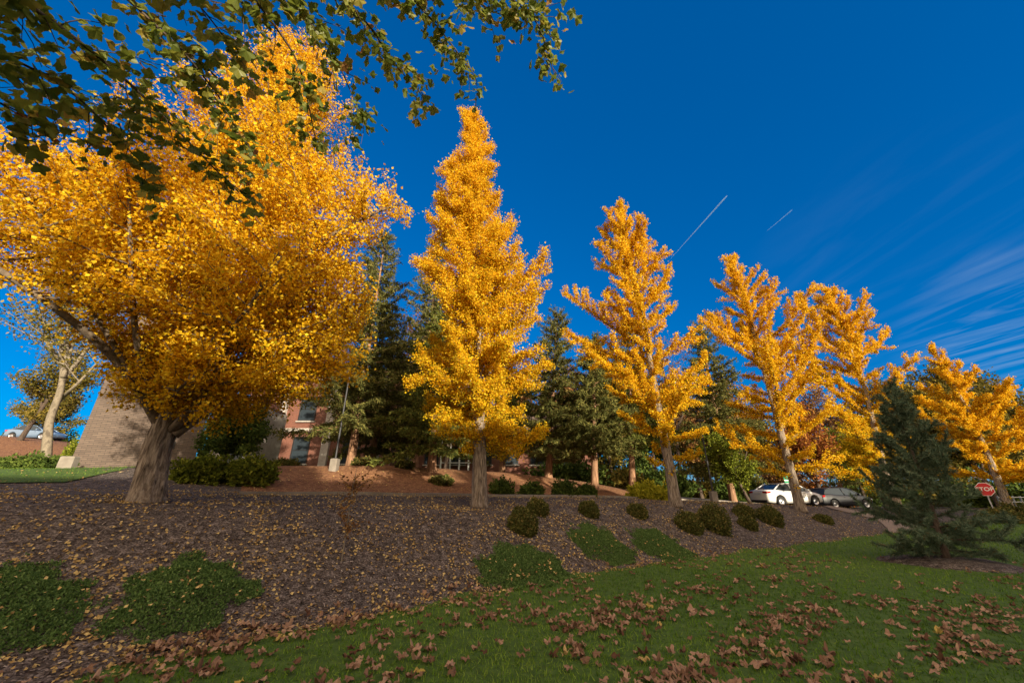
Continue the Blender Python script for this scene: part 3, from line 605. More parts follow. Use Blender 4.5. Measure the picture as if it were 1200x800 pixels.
# overhanging sycamore: trunk stands behind the camera on the left -------------
def overhang():
    rg = rng_of(5); base = on(-4.2, -3.0, -.1); hub = Vector((-3.8, -1.6, 5.2)); hub2 = Vector((-1.2, -1.2, 7.2))
    def pr(px, py, r): a, b = ray(px, py); v = Vector((a, 1, b)).normalized(); return Vector((0, 0, EYE)) + v * r
    def prb(px, py, r):
        a, b = (px - 600) / F, (400 - py) / F; v = Vector((a, CP - b * SP, b * CP + SP)).normalized(); return Vector((0, 0, EYE)) + v * r
    leaders = [(np.array([base, (-4.1, -2.6, 2.2), (-3.9, -2.0, 4.0), hub, (-3.2, -1.6, 8.5), (-3.3, -1.4, 11.5)]), .34, .08, .6)]
    leaders.append((np.array([(-3.95, -2.1, 3.9), (-3.2, -1.7, 5.2), hub2, (.3, -.8, 8.6)]), .16, .05, .5))
    B = [([(-140, -120), (-20, -30), (70, 30), (150, 95), (215, 160), (268, 215), (300, 235)], 5.4, 0, 1.0),
         ([(-60, -160), (60, -70), (140, -10), (215, 60), (262, 120), (285, 170)], 5.8, 0, 1.0),
         ([(-160, 0), (-60, 40), (20, 70), (90, 110), (150, 175), (190, 215)], 5.6, 0, .9),
         ([(-170, 60), (-80, 90), (-10, 115), (60, 150), (100, 165)], 5.9, 0, .6),
         ([(60, -150), (150, -60), (230, 0), (275, 60), (292, 95)], 6.2, 0, .8),
         ([(150, -150), (240, -60), (300, 0), (350, 70), (362, 125), (370, 165)], 5.6, 1, .7),
         ([(230, -150), (310, -50), (360, 20), (395, 70), (425, 140)], 5.9, 1, .8),
         ([(280, -140), (370, -30), (430, 25), (465, 80), (495, 110)], 6.0, 1, .8),
         ([(330, -140), (420, -50), (480, -5), (520, 40), (556, 88)], 6.2, 1, .9),
         ([(420, -140), (520, -50), (590, -10), (630, 25), (650, 88)], 6.4, 1, .85),
         ([(380, -150), (470, -70), (540, -20), (575, 15), (600, 20)], 6.6, 1, .9)]
    br, tw, lp, ld = [], [], [], []
    for pts, r, h, dens in B:
        P0 = [hub if h == 0 else hub2] + [prb(x, y, r + rg.normal() * .12) for x, y in pts]
        p = smooth(resample(np.array(P0), .09), 3); nn = len(p); br.append((p, .035, .005))
        i0 = int(nn * .25)
        for i in range(i0, nn):
            if rg.random() > .85 * dens + .1: continue
            f = (i - i0) / (nn - i0); dd = p[i] - p[i - 1]; dd /= np.linalg.norm(dd); sd = rg.normal(size=3); sd -= dd * sd.dot(dd); sd /= np.linalg.norm(sd)
            ln = rg.uniform(.25, .95) * (1 - .5 * f); d = dd * .6 + sd * .8 - ZUP * .2; d /= np.linalg.norm(d); q = [p[i]]
            while len(q) * .09 < ln: d = d + rg.normal(size=3) * .12 - ZUP * .05; d /= np.linalg.norm(d); q.append(q[-1] + d * .09)
            q = np.array(q)
            if len(q) < 2: continue
            tw.append((q, .006, .0025))
            for j in range(len(q)):
                for _ in range(3): lp.append(q[j] + rg.normal(size=3) * .07); ld.append(d)
        lp.append(p[-1]); ld.append(dd)
    for i in range(9):
        a = rg.uniform(0, 6.28); s0 = Vector((-3.3, -1.5, 6.5 + i * .55)); rr = rg.uniform(1.8, 3.6)
        e_ = s0 + Vector((math.cos(a) * rr - .6, -abs(math.sin(a)) * rr * .9 - .6 + .3, rg.uniform(.6, 2.2))); p = smooth(resample(np.array([s0, s0.lerp(e_, .5) + Vector((0, 0, .3)), e_]), .12), 2); br.append((p, .05, .01))
        for j in range(5, len(p)):
            sd = rg.normal(size=3); sd /= np.linalg.norm(sd); ln = rg.uniform(.5, 1.5); q = np.array([p[j] + sd * ln * t_ for t_ in (0, .25, .5, .75, 1)])
            if q[:, 1].max() > -.2: continue
            tw.append((q, .008, .003))
            for t_ in range(1, 5):
                for _ in range(4): lp.append(q[t_] + rg.normal(size=3) * .13); ld.append(sd)
    lp = np.array(lp); n = len(lp)
    up = np.array(ld) * .5 + np.array([0, 0, -.7])
    nrm = np.tile(np.array([0, -.25, .85]), (n, 1))
    sh = np.clip(rg.beta(1.6, 2.2, n), 0, 1)
    put_tree('sycamore_tree', 'dark green leafy branches hanging into the top left of the photo', 'tree', base, leaders, br, tw,
             [('foliage', LOB, LOBF, lp, rg.uniform(.05, .145, n), M['sycamore'], dict(rg=rg, tilt=.75, nrm=nrm, up=up, shade=sh))], (M['bark_syc'], M['bark_dark']), k=18)
overhang()

# ------------------------------------------------------------------ shrubs
def shrub(name, label, c, rx, ry, rz, n, size, mat, group=None, seed=0, tm=OVAL, cat='shrub', rough=.22, upward=.35):
    rg = rng_of(seed + 400); root = thing(name, label, cat, c, group=group)
    v = rg.normal(size=(n, 3)); v /= np.linalg.norm(v, axis=1)[:, None]; v[:, 2] = v[:, 2] * .68 + .32
    ph = rg.uniform(0, 6.28, 6)
    bump = 1 + rough * (np.sin(v[:, 0] * 5 + ph[0]) * np.sin(v[:, 1] * 5 + ph[1]) + .6 * np.sin(v[:, 2] * 8 + ph[2]) * np.sin(v[:, 0] * 9 + ph[3]) + .4 * np.sin(v[:, 1] * 15 + ph[4]))
    rad = bump * rg.uniform(.62, 1.05, n)
    pos = v * rad[:, None] * np.array([rx, ry, rz])
    hx = ht(c[0] + pos[:, 0], c[1] + pos[:, 1]) - c[2]; kp = pos[:, 2] > hx - .02; pos, v = pos[kp], v[kp]; n = len(pos)
    mb = MB(); mb.leaves(tm, FANF if len(tm) == 4 else NEEDF, pos, size * rg.uniform(.6, 1.3, n), rg, tilt=.8, nrm=v * .6, up=v + np.array([0, 0, upward])); mb.build('foliage', M[mat], root)
    mb = MB()
    for i in range(9):
        a = rg.uniform(0, 6.28); e = rg.uniform(.2, .75); mb.tube(np.array([(0, 0, -.03), (rx * e * .5 * math.cos(a), ry * e * .5 * math.sin(a), rz * .4), (rx * e * math.cos(a), ry * e * math.sin(a), rz * .82)]), [.014, .01, .004], 5)
    mb.build('stem', M['bark_dark'], root); return root
G1 = 'round evergreen shrubs on the mulch bank'
for i, (px, py, w_, h_, lab) in enumerate([
    (612, 627, 19, 31, 'largest round olive shrub, just right of the centre golden trunk'),
    (630, 605, 14, 20, 'small olive shrub tucked behind the larger round one right of the tall narrow golden tree'),
    (692, 607, 13, 19, 'round shrub alone on the bank between the tall narrow and the open spiky golden trees'),
    (750, 608, 13, 17, 'round shrub on the bank just left of the trunk of the open spiky golden tree'),
    (812, 625, 17, 24, 'low brownish shrub just right of the trunk of the open spiky golden tree'),
    (843, 625, 19, 34, 'tallest round shrub on the bank, in front of the lamp post with a concrete foot'),
    (877, 609, 13, 17, 'shrub on the bank below the back of the white car'),
    (882, 622, 11, 16, 'small shrub in front of the pair below the white car'),
    (908, 616, 15, 22, 'olive shrub on the bank just left of the slanting trunk by the white car'),
    (970, 614, 11, 10, 'low dried up shrub on the bank below the dark car')]):
    g = hit(px, py, 6); k = g.y * .80 / F
    shrub('round_shrub', lab, g + Vector((0, .25, 0)), w_ * k, w_ * k * .9, h_ * k * 1.02, 11000, .042 + .0015 * g.y, 'shrub', G1, i, rough=.09, upward=.2)
G2 = 'dark boxwoods on the far bank'
for i, (px, py, w_, h_, lab) in enumerate([
    (588, 574, 15, 17, 'boxwood just right of the trunk of the tall narrow golden tree, on the far bank'), (623, 577, 14, 16, 'second boxwood right of the tall narrow golden trunk, on the far bank'),
    (661, 577, 15, 19, 'biggest boxwood on the far bank, below the pointed dark conifer'), (687, 573, 11, 14, 'boxwood on the far bank below the bushy dark conifer'),
    (472, 565, 11, 8, 'low sparse shrub on the lit bank left of the tall narrow golden tree'), (517, 574, 13, 9, 'low dark shrub on the lit bank nearest the tall narrow golden trunk'),
    (330, 562, 17, 9, 'low dark shrub on the bank below the brick building'), (425, 566, 15, 9, 'low dark shrub on the bank right of the lamp post')]):
    Y = np.interp(py, [560, 578], [20.5, 17.5]); a, b = ray(px, py); g = on(a * Y, Y); k = Y * .84 / F
    shrub('boxwood', lab, g, w_ * k, w_ * k * .9, h_ * k, 3500, .11, 'box' if i < 4 else 'shrub', G2, 30 + i)
for i, (px, Y, w_, h_, lab, mt) in enumerate([
    (230, 13.5, 30, 24, 'left half of the spreading yellow green juniper beside the forked trunk', 'juniper'), (285, 14, 30, 28, 'spreading juniper in front of the brick building', 'juniper'),
    (757, 20, 19, 17, 'golden shrub left of the trunk of the open spiky golden tree', 'gold_shrub'), (776, 19.2, 13, 12, 'small golden shrub touching the trunk of the open spiky golden tree', 'gold_shrub'),
    (18, 17, 34, 18, 'dark low hedge bush at the left edge', 'box'), (70, 20, 26, 22, 'dark hedge bush at the corner of the stone wall', 'box'), (68, 19, 12, 34, 'yellow green bush under the pale forking tree', 'juniper'),
    (1160, 24, 20, 13, 'olive shrub in front of the stop sign post', 'shrub'), (1180, 26, 16, 16, 'dark shrub at the foot of the orange gold tree', 'shrub')]):
    g = at_g(px, Y); k = Y * .86 / F
    shrub(('juniper_bush', 'juniper_bush', 'golden_shrub', 'golden_shrub', 'hedge_bush', 'hedge_bush', 'garden_bush', 'garden_bush', 'garden_bush')[i], lab, g, w_ * k, w_ * k * .7, h_ * k, 6500, .10 + .002 * Y, mt, None, 60 + i, rough=.3)

for i, (px, Y, w_, h_, mt, lab) in enumerate([
    (672, 33, 40, 26, 'box', 'dark thicket at the right end of the brick wing'), (725, 36, 38, 24, 'olive_leaf', 'olive thicket behind the open spiky golden tree'), (775, 38, 36, 26, 'box', 'dark thicket left of the thin lamp post on the right'),
    (822, 46, 34, 18, 'olive_leaf', 'low olive thicket behind the right lamp post'), (868, 44, 30, 26, 'box', 'dark thicket behind the leaning dark trunk'), (912, 44, 34, 24, 'red_leaf', 'red thicket right behind the white sedan'),
    (955, 42, 34, 20, 'red_leaf', 'rusty red thicket behind the dark hatchback'), (1010, 48, 46, 30, 'box', 'dark thicket beyond the drive left of the young pine'), (1075, 50, 48, 34, 'olive_leaf', 'olive thicket beyond the drive behind the young pine'),
    (235, 42, 44, 48, 'box', 'dark thicket seen right of the forked trunk'), (715, 46, 44, 46, 'box', 'tall dark thicket left of the open spiky golden trunk'), (640, 48, 44, 46, 'box', 'tall dark thicket behind the pointed dark conifer'), (1140, 48, 46, 32, 'box', 'dark thicket behind the stop sign'), (1210, 46, 50, 34, 'box', 'dark thicket behind the rail fence'), (20, 50, 40, 26, 'box', 'dark thicket beyond the blue grey car')]):
    g = at_g(px, Y); k = Y * .9 / F
    shrub('thicket', lab, g, w_ * k, w_ * k * .5, h_ * k, 9000, .32, mt, 'thickets in the background', 90 + i, rough=.35)

# dense creeping ground cover mats on the bank
def inpoly(x, y, P):
    c = np.zeros(len(x), bool); n = len(P)
    for i in range(n):
        x1, y1 = P[i]; x2, y2 = P[(i + 1) % n]
        m = ((y1 > y) != (y2 > y)) & (x < (x2 - x1) * (y - y1) / (y2 - y1 + 1e-12) + x1); c ^= m
    return c
PATCH = []
for i, (pts, lab) in enumerate([
    ([(-90, 745), (-60, 690), (0, 664), (35, 660), (78, 680), (107, 705), (88, 740), (30, 765), (-30, 775)], 'ground cover mat cut off by the left edge of the photo'),
    ([(122, 745), (135, 708), (165, 678), (205, 658), (245, 657), (285, 675), (303, 692), (278, 712), (235, 738), (185, 752)], 'largest green ground cover mat, second from the left'),
    ([(558, 668), (575, 648), (598, 638), (628, 643), (655, 660), (674, 676), (640, 688), (600, 692), (572, 686)], 'ground cover mat below the largest round shrub'),
    ([(667, 622), (690, 614), (716, 626), (748, 653), (725, 664), (695, 654), (674, 640)], 'ground cover mat at the middle of the bank, left one of the two small mats'),
    ([(738, 626), (760, 618), (788, 632), (816, 653), (792, 660), (760, 650), (745, 640)], 'ground cover mat at the middle of the bank, right one of the two small mats')]):
    G = [hit(x, y) for x, y in pts]; P = [(g.x, g.y) for g in G]; A = np.array(P); PATCH.append(P); c = A.mean(0)
    rg = rng_of(500 + i); area = (A[:, 0].max() - A[:, 0].min()) * (A[:, 1].max() - A[:, 1].min()); n = int(min(60000, 12000 * area))
    x = rg.uniform(A[:, 0].min() - .1, A[:, 0].max() + .1, n); y = rg.uniform(A[:, 1].min() - .1, A[:, 1].max() + .1, n)
    x2 = x + .09 * np.sin(y * 9) + .05 * np.sin(x * 23 + y * 17) + rg.normal(size=n) * .045; y2 = y + .09 * np.sin(x * 11 + 1) + .05 * np.sin(y * 27 - x * 13) + rg.normal(size=n) * .045; m = inpoly(x2, y2, P); x, y = x[m], y[m]
    dmin = np.full(len(x), 9.)
    for q in range(len(P)):
        a, b = np.array(P[q]), np.array(P[(q + 1) % len(P)]); ab = b - a; t = np.clip(((x - a[0]) * ab[0] + (y - a[1]) * ab[1]) / ab.dot(ab), 0, 1)
        dmin = np.minimum(dmin, np.hypot(x - a[0] - t * ab[0], y - a[1] - t * ab[1]))
    lump = .5 + .5 * np.sin(x * 7 + np.sin(y * 5)) * np.sin(y * 8 + 1)
    zt = .12 * sm(dmin / .45) * (.7 + .5 * lump); z = ht(x, y) + .02 + zt * rg.uniform(.55, 1, len(x))
    root = thing('ground_cover_mat', lab, 'ground cover', (c[0], c[1], float(ht(c[0], c[1]))), group='low green ground cover mats on the mulch bank')
    mb = MB(); up = np.tile(np.array([0, 0, .9]), (len(x), 1)) + rg.normal(size=(len(x), 3)) * .7
    mb.leaves(OVAL, FANF, np.c_[x, y, z] - np.array(root.location), rg.uniform(.018, .045, len(x)), rg, up=up); mb.build('foliage', M['cover'], root)
def in_patch(x, y):
    m = np.zeros(len(x), bool)
    for P in PATCH: m |= inpoly(x, y, P)
    return m

# young sapling on the bank with reddish leaves, on a thin stake
def sapling():
    rg = rng_of(9); g = hit(400, 658, 5); root = thing('sapling', 'thin young sapling with sparse rusty leaves on the mulch bank', 'sapling', g); k = g.y * .95 / F
    mb = MB(); mb.tube(np.array([(0, 0, -.05), (.01, 0, 34 * k), (.0, 0, 62 * k), (.03, 0, 96 * k)]), [.013, .010, .008, .004], 6); mb.build('trunk', M['bark_syc'], root)
    mb = MB(); lines = []
    for i in range(26):
        z0 = rg.uniform(24, 85) * k; a = rg.uniform(0, 6.28); l = rg.uniform(.14, .42); p = np.array([(0, 0, z0), (l * .6 * math.cos(a), l * .6 * math.sin(a), z0 + l * .35), (l * math.cos(a), l * math.sin(a), z0 + l * .5)]); lines.append((p, .2)); mb.tube(p, [.005, .003, .002], 4)
    mb.build('branches', M['bark_dark'], root)
    pos, d = leafpos(rg, lines, 420, .035); mb = MB(); mb.leaves(OVAL, FANF, pos, rg.uniform(.035, .075, 420), rg); mb.build('foliage', M['brown_leaf'], root)
sapling()

# ------------------------------------------------------------------ buildings
def window(root, x, z, w_, h_, yf, name='window', bars=1):
    mb = MB(); t = .07
    for (cx, cz, dx, dz) in ((x, z + h_ / 2 - t / 2, w_, t), (x, z - h_ / 2 + t / 2, w_, t), (x - w_ / 2 + t / 2, z, t, h_ - 2 * t), (x + w_ / 2 - t / 2, z, t, h_ - 2 * t)): mb.box((cx, yf - .05, cz), (dx, .10, dz))
    for b in range(bars): mb.box((x, yf - .045, z - h_ / 2 + h_ * (b + 1) / (bars + 1)), (w_ - 2 * t, .05, .04))
    fr = mb.build(name, M['metal'], root); mb = MB(); mb.box((x, yf - .012, z), (w_ - 2 * t, .02, h_ - 2 * t)); mb.build('pane', M['glass'], fr)
    mb = MB(); mb.box((x, yf - .10, z - h_ / 2 - .06), (w_ + .2, .2, .10)); mb.build('sill', M['trim'], fr)
def brick_building():
    Y = 33.; a = at_g(262, Y); b = at_g(452, Y); z0 = 2.9; root = thing('brick_building', 'two storey red brick building with stone piers behind the golden trees', 'building', (a.x, Y, z0))
    W = b.x - a.x; H = 8.2
    mb = MB(); mb.box((W / 2, 6, H / 2 - .5), (W, 12, H + 1)); mb.build('wall', M['brick'], root)
    x0 = at(317, 550, Y).x - a.x; xs = [x0 + 4.3 * i for i in range(-2, 4)]
    for x in xs:
        if 0 < x < W: mb = MB(); mb.box((x, -.16, H / 2 - .3), (.62, .34, H + .6)); mb.build('pier', M['trim'], root)
    for i in range(len(xs) - 1):
        l, r = max(xs[i] + .31, 0), min(xs[i + 1] - .31, W)
        if r - l < .5: continue
        mb = MB(); mb.box(((l + r) / 2, -.08, 3.75), (r - l, .2, .32)); mb.build('stone_band', M['trim'], root)
        c = (xs[i] + xs[i + 1]) / 2
        if 1 < c < W - 1:
            window(root, c, 2.1, 1.45, 2.2, 0); window(root, c, 5.6, 1.45, 2.1, 0)
    mb = MB(); mb.box((W / 2, 6, H + .15), (W + .8, 12.8, .35)); mb.build('roof', M['trim'], root)
brick_building()
def low_wing():
    Y = 35.; a = at_g(452, Y); b = at_g(700, Y); z0 = 3.0; root = thing('porch_building', 'single storey brick wing with a white posted porch behind the centre trunk', 'building', (a.x + .02, Y, z0)); W = b.x - a.x - .1
    mb = MB(); mb.box((W / 2, 5, 1.55), (W, 9, 4.1)); mb.build('wall', M['brick'], root)
    mb = MB(); mb.prism([(-.3, 3.62), (W + .3, 3.62), (W - 1.5, 5.4), (1.5, 5.4)], -1.2, 9.9); mb.build('roof', M['darkroof'], root)
    p0, p1 = at(517, 545, Y - 2).x - a.x, at(560, 545, Y - 2).x - a.x
    mb = MB(); mb.prism([(p0 - .4, 2.75), (p1 + .4, 2.75), (p1 - .2, 3.5), (p0 + .6, 3.5)], -2.6, -1.25); mb.build('porch_roof', M['darkroof'], root)
    for x in np.linspace(p0, p1, 5): mb = MB(); mb.box((x, -2.4, 1.32), (.12, .12, 2.86)); mb.build('post', M['white'], root)
    mb = MB(); mb.box(((p0 + p1) / 2, -2.4, .95), (p1 - p0 - .1, .05, .06)); mb.box(((p0 + p1) / 2, -2.4, .25), (p1 - p0 - .1, .05, .06)); mb.build('railing', M['white'], root)
    n = int(W / 2.4)
    for i in range(n): window(root, 1.2 + i * 2.4, 1.75, 1.3, 1.5, .5, bars=1)
low_wing()
def stone_wall():
    Y = 18.; a = at_g(66, Y); b = at_g(215, Y + 3); rz = math.atan2(b.y - a.y, b.x - a.x); W = math.hypot(b.x - a.x, b.y - a.y)
    root = thing('stone_building', 'windowless pinkish stone block wall behind the forked trunk', 'building', (a.x, a.y, a.z - .3), rz)
    H = 9.5; mb = MB(); mb.box((W / 2, 5.5, H / 2), (W, 11, H)); mb.build('wall', M['stone'], root)
    mb = MB(); mb.box((W / 2, 5.5, H + .12), (W + .3, 11.3, .24)); mb.build('coping', M['trim'], root)
    mb = MB(); mb.box((W * .64, -.05, .95), (.8, .1, 1.3)); mb.build('service_panel', M['trim'], root)
    mb = MB(); mb.box((W * .72, -.03, 1.75), (.5, .06, .32)); mb.build('vent', M['black'], root)
    # entrance block to the right with a white door frame
    c = at_g(196, Y - 1); r2 = thing('entrance_block', 'grey entrance block with a white framed glass door right of the forked trunk', 'building', (c.x, c.y + 2.2, c.z - .2))
    W2 = at(243, 540, Y + 1.2).x - c.x
    mb = MB(); mb.box((W2 / 2, 2.5, 1.9), (W2, 5, 3.8)); mb.build('wall', M['trim'], r2)
    mb = MB(); x = .75
    for (cx, cz, dx, dz) in ((x, 2.45, 1.3, .1), (x - .6, 1.25, .1, 2.3), (x + .6, 1.25, .1, 2.3)): mb.box((cx, -.06, cz), (dx, .12, dz))
    d = mb.build('door_frame', M['white'], r2); mb = MB(); mb.box((x, -.02, 1.25), (1.1, .03, 2.3)); mb.build('door', M['glass'], d)
    mb = MB(); mb.box((W2 / 2, 2.4, 3.9), (W2 + .4, 5.4, .2)); mb.build('roof', M['darkroof'], r2)
stone_wall()
# unseen hall added behind the camera, sized so its shadow covers the lawn
def hall():
    n = Vector((TO_SUN.x, TO_SUN.y, 0)); p = Vector((n.y * -1, n.x, 0)); c = n * 31
    rz = math.atan2(p.y, p.x); tilt = 0
    root = thing('shade_hall', 'long unseen brick hall added behind the photographer to shade the lawn', 'building', (c.x, c.y, 0), rz)
    L0, L1 = -45, 75
    HX = [(-45, 10.9), (4, 11.2), (16, 10.9), (16.01, 10.0), (75, 9.6)]
    mb = MB(); mb.box(((L0 + 17) / 2, -2, 5.6), (17 - L0, 14, 11.4)); mb.build('wall', M['brick'], root)
    mb = MB(); mb.box(((17 + L1) / 2 + .01, -2, 4.85), (L1 - 17, 13, 9.9)); mb.build('wing_wall', M['brick'], root)
    mb = MB(); mb.box(((L0 + 17) / 2, -2, 11.45), (17 - L0 + .5, 14.6, .3)); mb.build('roof', M['trim'], root)
    mb = MB(); mb.box(((17 + L1) / 2 + .3, -2, 9.9), (L1 - 17, 13.6, .25)); mb.build('wing_roof', M['trim'], root)
    for i in range(20):
        x = L0 + 3 + i * 6
        for z in (2.2, 5.6): 
            mb = MB(); mb.box((x, 5.03 if x < 17 else 4.53, z), (2.2, .1, 1.8)); mb.build('window', M['glass'], root)
hall()
def shade_tree(label, seed, p_, d_, H, w_):  # unseen trees added to break up the straight shadow edge of the hall
    n = Vector((-TO_SUN.x, -TO_SUN.y, 0)); pr_ = Vector((n.y, -n.x, 0)); b = n * d_ + pr_ * p_; rg = rng_of(seed)
    base = on(b.x, b.y, -.1); P = np.array([base, base + Vector((0, 0, H))]); leaders = [(P, .25, .04, .15)]
    def ins(p, k=1.0): f = (p[2] - base.z) / H; return .1 < f < 1 and math.hypot(p[0] - base.x, p[1] - base.y) < k * w_ * math.sin(min(1, f + .1) * 3.0) ** .6
    br, tw = skel(rg, leaders, ins, .4, .3, .9, step=.5, sub=.6, maxlen=6); pos, d = leafpos(rg, [(q, .2) for q, _, _ in br] + [(q, 0) for q, _, _ in tw], 9000, .25)
    put_tree('broadleaf_tree', label, 'tree', base, leaders, br, tw, [('foliage', OVAL, FANF, pos, .4 * rg.uniform(.6, 1.3, 9000), M['olive_leaf'], dict(rg=rg))], (M['bark_dark'], M['bark_dark']), 'added shade trees behind the photographer', k=8, twigs=False)
for i, (p_, H, w_) in enumerate(((-14, 12.6, 3.2), (1, 11.6, 3), (9, 12.6, 3.2), (20, 10.6, 2.6), (33, 11.0, 3.0), (48, 10.8, 3))):
    shade_tree('unseen tree added behind the photographer to dapple the shade, number %s from the west' % ('one', 'two', 'three', 'four', 'five', 'six')[i], 800 + i, p_, -22, H, w_)

# ------------------------------------------------------------------ cars
def lathe_wheel(root, c, r=.33, w_=.22):
    wheel = None; k = 28; a = np.linspace(0, 2 * math.pi, k, endpoint=False)
    def ringmesh(prof, name, mat, par):
        V = np.array([[(c[0] + rr * math.cos(t), c[1] + yy, c[2] + rr * math.sin(t)) for t in a] for rr, yy in prof]); m = len(prof)
        mb = MB(); i = np.arange(m - 1)[:, None] * k; j = np.arange(k)[None, :]; j2 = (j + 1) % k
        mb.add(V.reshape(-1, 3), [np.stack([i + j, i + j2, i + k + j2, i + k + j], -1).reshape(-1, 4)]); return mb.build(name, mat, par, True)
    h = w_ / 2
    wheel = ringmesh([(r * .66, -h), (r * .94, -h), (r, -h * .7), (r, h * .7), (r * .94, h), (r * .66, h)], 'wheel', M['tyre'], root)
    s = -1 if c[1] < 0 else 1
    ringmesh([(.001, s * h * .55), (r * .16, s * h * .7), (r * .2, s * h * .5), (r * .55, s * h * .55), (r * .62, s * h * .9), (r * .68, s * h * 1.0)], 'rim', M['rim'], wheel)
def sedan(label, loc, rz, paint, group='cars parked by the drive', wagon=False):
    """x forward, y left, origin on the ground under the middle"""
    root = thing('parked_car', label, 'car', loc, rz, group)
    # stations: x, half width, sill z, belt z (deck height)
    stn = [(-2.32, .70, .42, .78), (-2.26, .80, .30, .98), (-2.0, .86, .24, 1.04), (-1.5, .90, .22, 1.04), (-.9, .91, .20, .98), (0, .91, .20, .95), (.9, .91, .20, .94), (1.25, .90, .21, .93), (1.7, .87, .23, .86), (2.1, .80, .26, .76), (2.28, .68, .34, .64)]
    if wagon: stn[1] = (-2.26, .80, .30, .95)
    wheels = (-1.38, 1.40); xs = np.linspace(-2.32, 2.28, 70); V = []; ring = 12
    for x in xs:
        hw, z0, z1 = (np.interp(x, [q[0] for q in stn], [q[i] for q in stn]) for i in (1, 2, 3))
        arch = 0
        for wx in wheels:
            if abs(x - wx) < .40: arch = max(arch, .33 + math.sqrt(max(.16 - (x - wx) ** 2, 0)))
        zs = max(z0, arch * 1.0); zm = z0 + (z1 - z0) * .55; zs = min(zs, z1 - .12); zm = max(zm, zs + .03)
        row = [(x, -hw * .95, zs), (x, -hw, zs + (zm - zs) * .4), (x, -hw * 1.0, zm), (x, -hw * .97, z1 - .06), (x, -hw * .90, z1), (x, -hw * .45, z1 + .025)]
        V += row + [(p[0], -p[1], p[2]) for p in row[::-1]]
    V = np.array(V); n = len(xs); i = np.arange(n - 1)[:, None] * ring; j = np.arange(ring)[None, :]; j2 = (j + 1) % ring
    mb = MB(); mb.add(V, [np.stack([i + j, i + ring + j, i + ring + j2, i + j2], -1).reshape(-1, 4), np.array([list(range(ring))]), np.array([[(n - 1) * ring + q for q in range(ring)][::-1]])]); body = mb.build('body', paint, root, True)
    # cabin: glass house with a painted roof and pillars
    if wagon: G = [(-2.05, .97), (-1.75, 1.36), (-1.2, 1.45), (0.0, 1.47), (.45, 1.40), (1.2, .96)]
    else: G = [(-1.72, 1.02), (-1.05, 1.38), (-.6, 1.44), (0.0, 1.45), (.42, 1.38), (1.22, .95)]
    def section(pts, in_b, in_t, shrink=0):
        out = []
        for x, z in pts: hw = np.interp(z, [.95, 1.46], [in_b, in_t]) - shrink; out.append((x, -hw, z))
        return np.array(out)
    Lf = section(G, .82, .62); Rt = Lf * np.array([1, -1, 1]); n = len(G)
    mb = MB(); mb.add(np.r_[Lf, Rt], [np.array([list(range(n))]), np.array([list(range(2 * n - 1, n - 1, -1))]), np.array([(k, n + k, n + k + 1, k + 1) for k in range(n - 1)])]); mb.build('windows', M['glass'], root)
    mb = MB(); ri = [k for k in range(1, n - 1)]
    rp = [(G[k][0] * 1.0, -(np.interp(G[k][1], [.95, 1.46], [.82, .62]) + .012), G[k][1] + .018) for k in ri]; m = len(rp)
    mid = [(x, 0, z + .035) for x, y, z in rp]; rr = [(x, -y, z) for x, y, z in rp]
    mb.add(rp + mid + rr, [np.array([(k, k + 1, m + k + 1, m + k) for k in range(m - 1)] + [(m + k, m + k + 1, 2 * m + k + 1, 2 * m + k) for k in range(m - 1)])]); mb.build('roof', paint, root, True)
    mb = MB()
    for s in (-1, 1):
        for a, b in ((G[0], G[1]), (G[-1], G[-2])) + (((-.25, .97), (-.32, 1.44)),):
            pa = (a[0], s * (np.interp(a[1], [.95, 1.46], [.82, .62]) + .006), a[1]); pb = (b[0], s * (np.interp(b[1], [.95, 1.46], [.82, .62]) + .006), b[1] + .01); mb.tube(np.array([pa, pb]), [.045, .035], 6)
        ed = np.array([(x, s * (np.interp(z, [.95, 1.46], [.82, .62]) + .01), z + .005) for x, z in G[1:-1]]); mb.tube(ed, .028, 6)
    mb.build('pillars', paint, root, True)
    for wx in wheels:
        for s in (-1, 1): lathe_wheel(root, (wx, s * .80, .33))
    for s in (-1, 1):
        mb = MB(); mb.box((-2.235, s * .60, .88), (.14, .36, .13)); mb.box((-2.10, s * .775, .885), (.26, .12, .12)); mb.build('tail_light', M['lamp_red'], root)
        mb = MB(); mb.box((2.12, s * .62, .66), (.20, .26, .11)); mb.build('headlight', M['lamp_clear'], root)
        mb = MB(); mb.box((.85, s * .98, 1.02), (.12, .2, .13)); mb.build('mirror', paint, root)
        mb = MB(); mb.box((-.35, s * .915, .82), (.18, .03, .03)); mb.box((.62, s * .915, .82), (.18, .03, .03)); mb.build('door_handle', paint, root)
    mb = MB(); mb.box((-2.30, 0, .78), (.06, .52, .13)); mb.build('number_plate', M['plate'], root)
    mb = MB(); mb.box((-2.18, 0, .33), (.26, 1.30, .16)); mb.build('bumper', M['black'], root)
    mb = MB(); mb.box((0, 0, .27), (4.0, 1.5, .16)); mb.build('underbody', M['black'], root)
    return root
p = at_g(921, 28.5, .05); sedan('white sedan parked behind the slanting golden tree trunk, rear towards the left', p, R(12), M['white_paint'])
p = at_g(981, 31.5, .05); sedan('charcoal hatchback parked to the right of the white sedan', p, R(10), M['dark_paint'], wagon=True)
p = at_g(10, 40, .03); sedan('blue grey car parked on the rise at the left edge', p, R(5), M['blue_paint'], None)

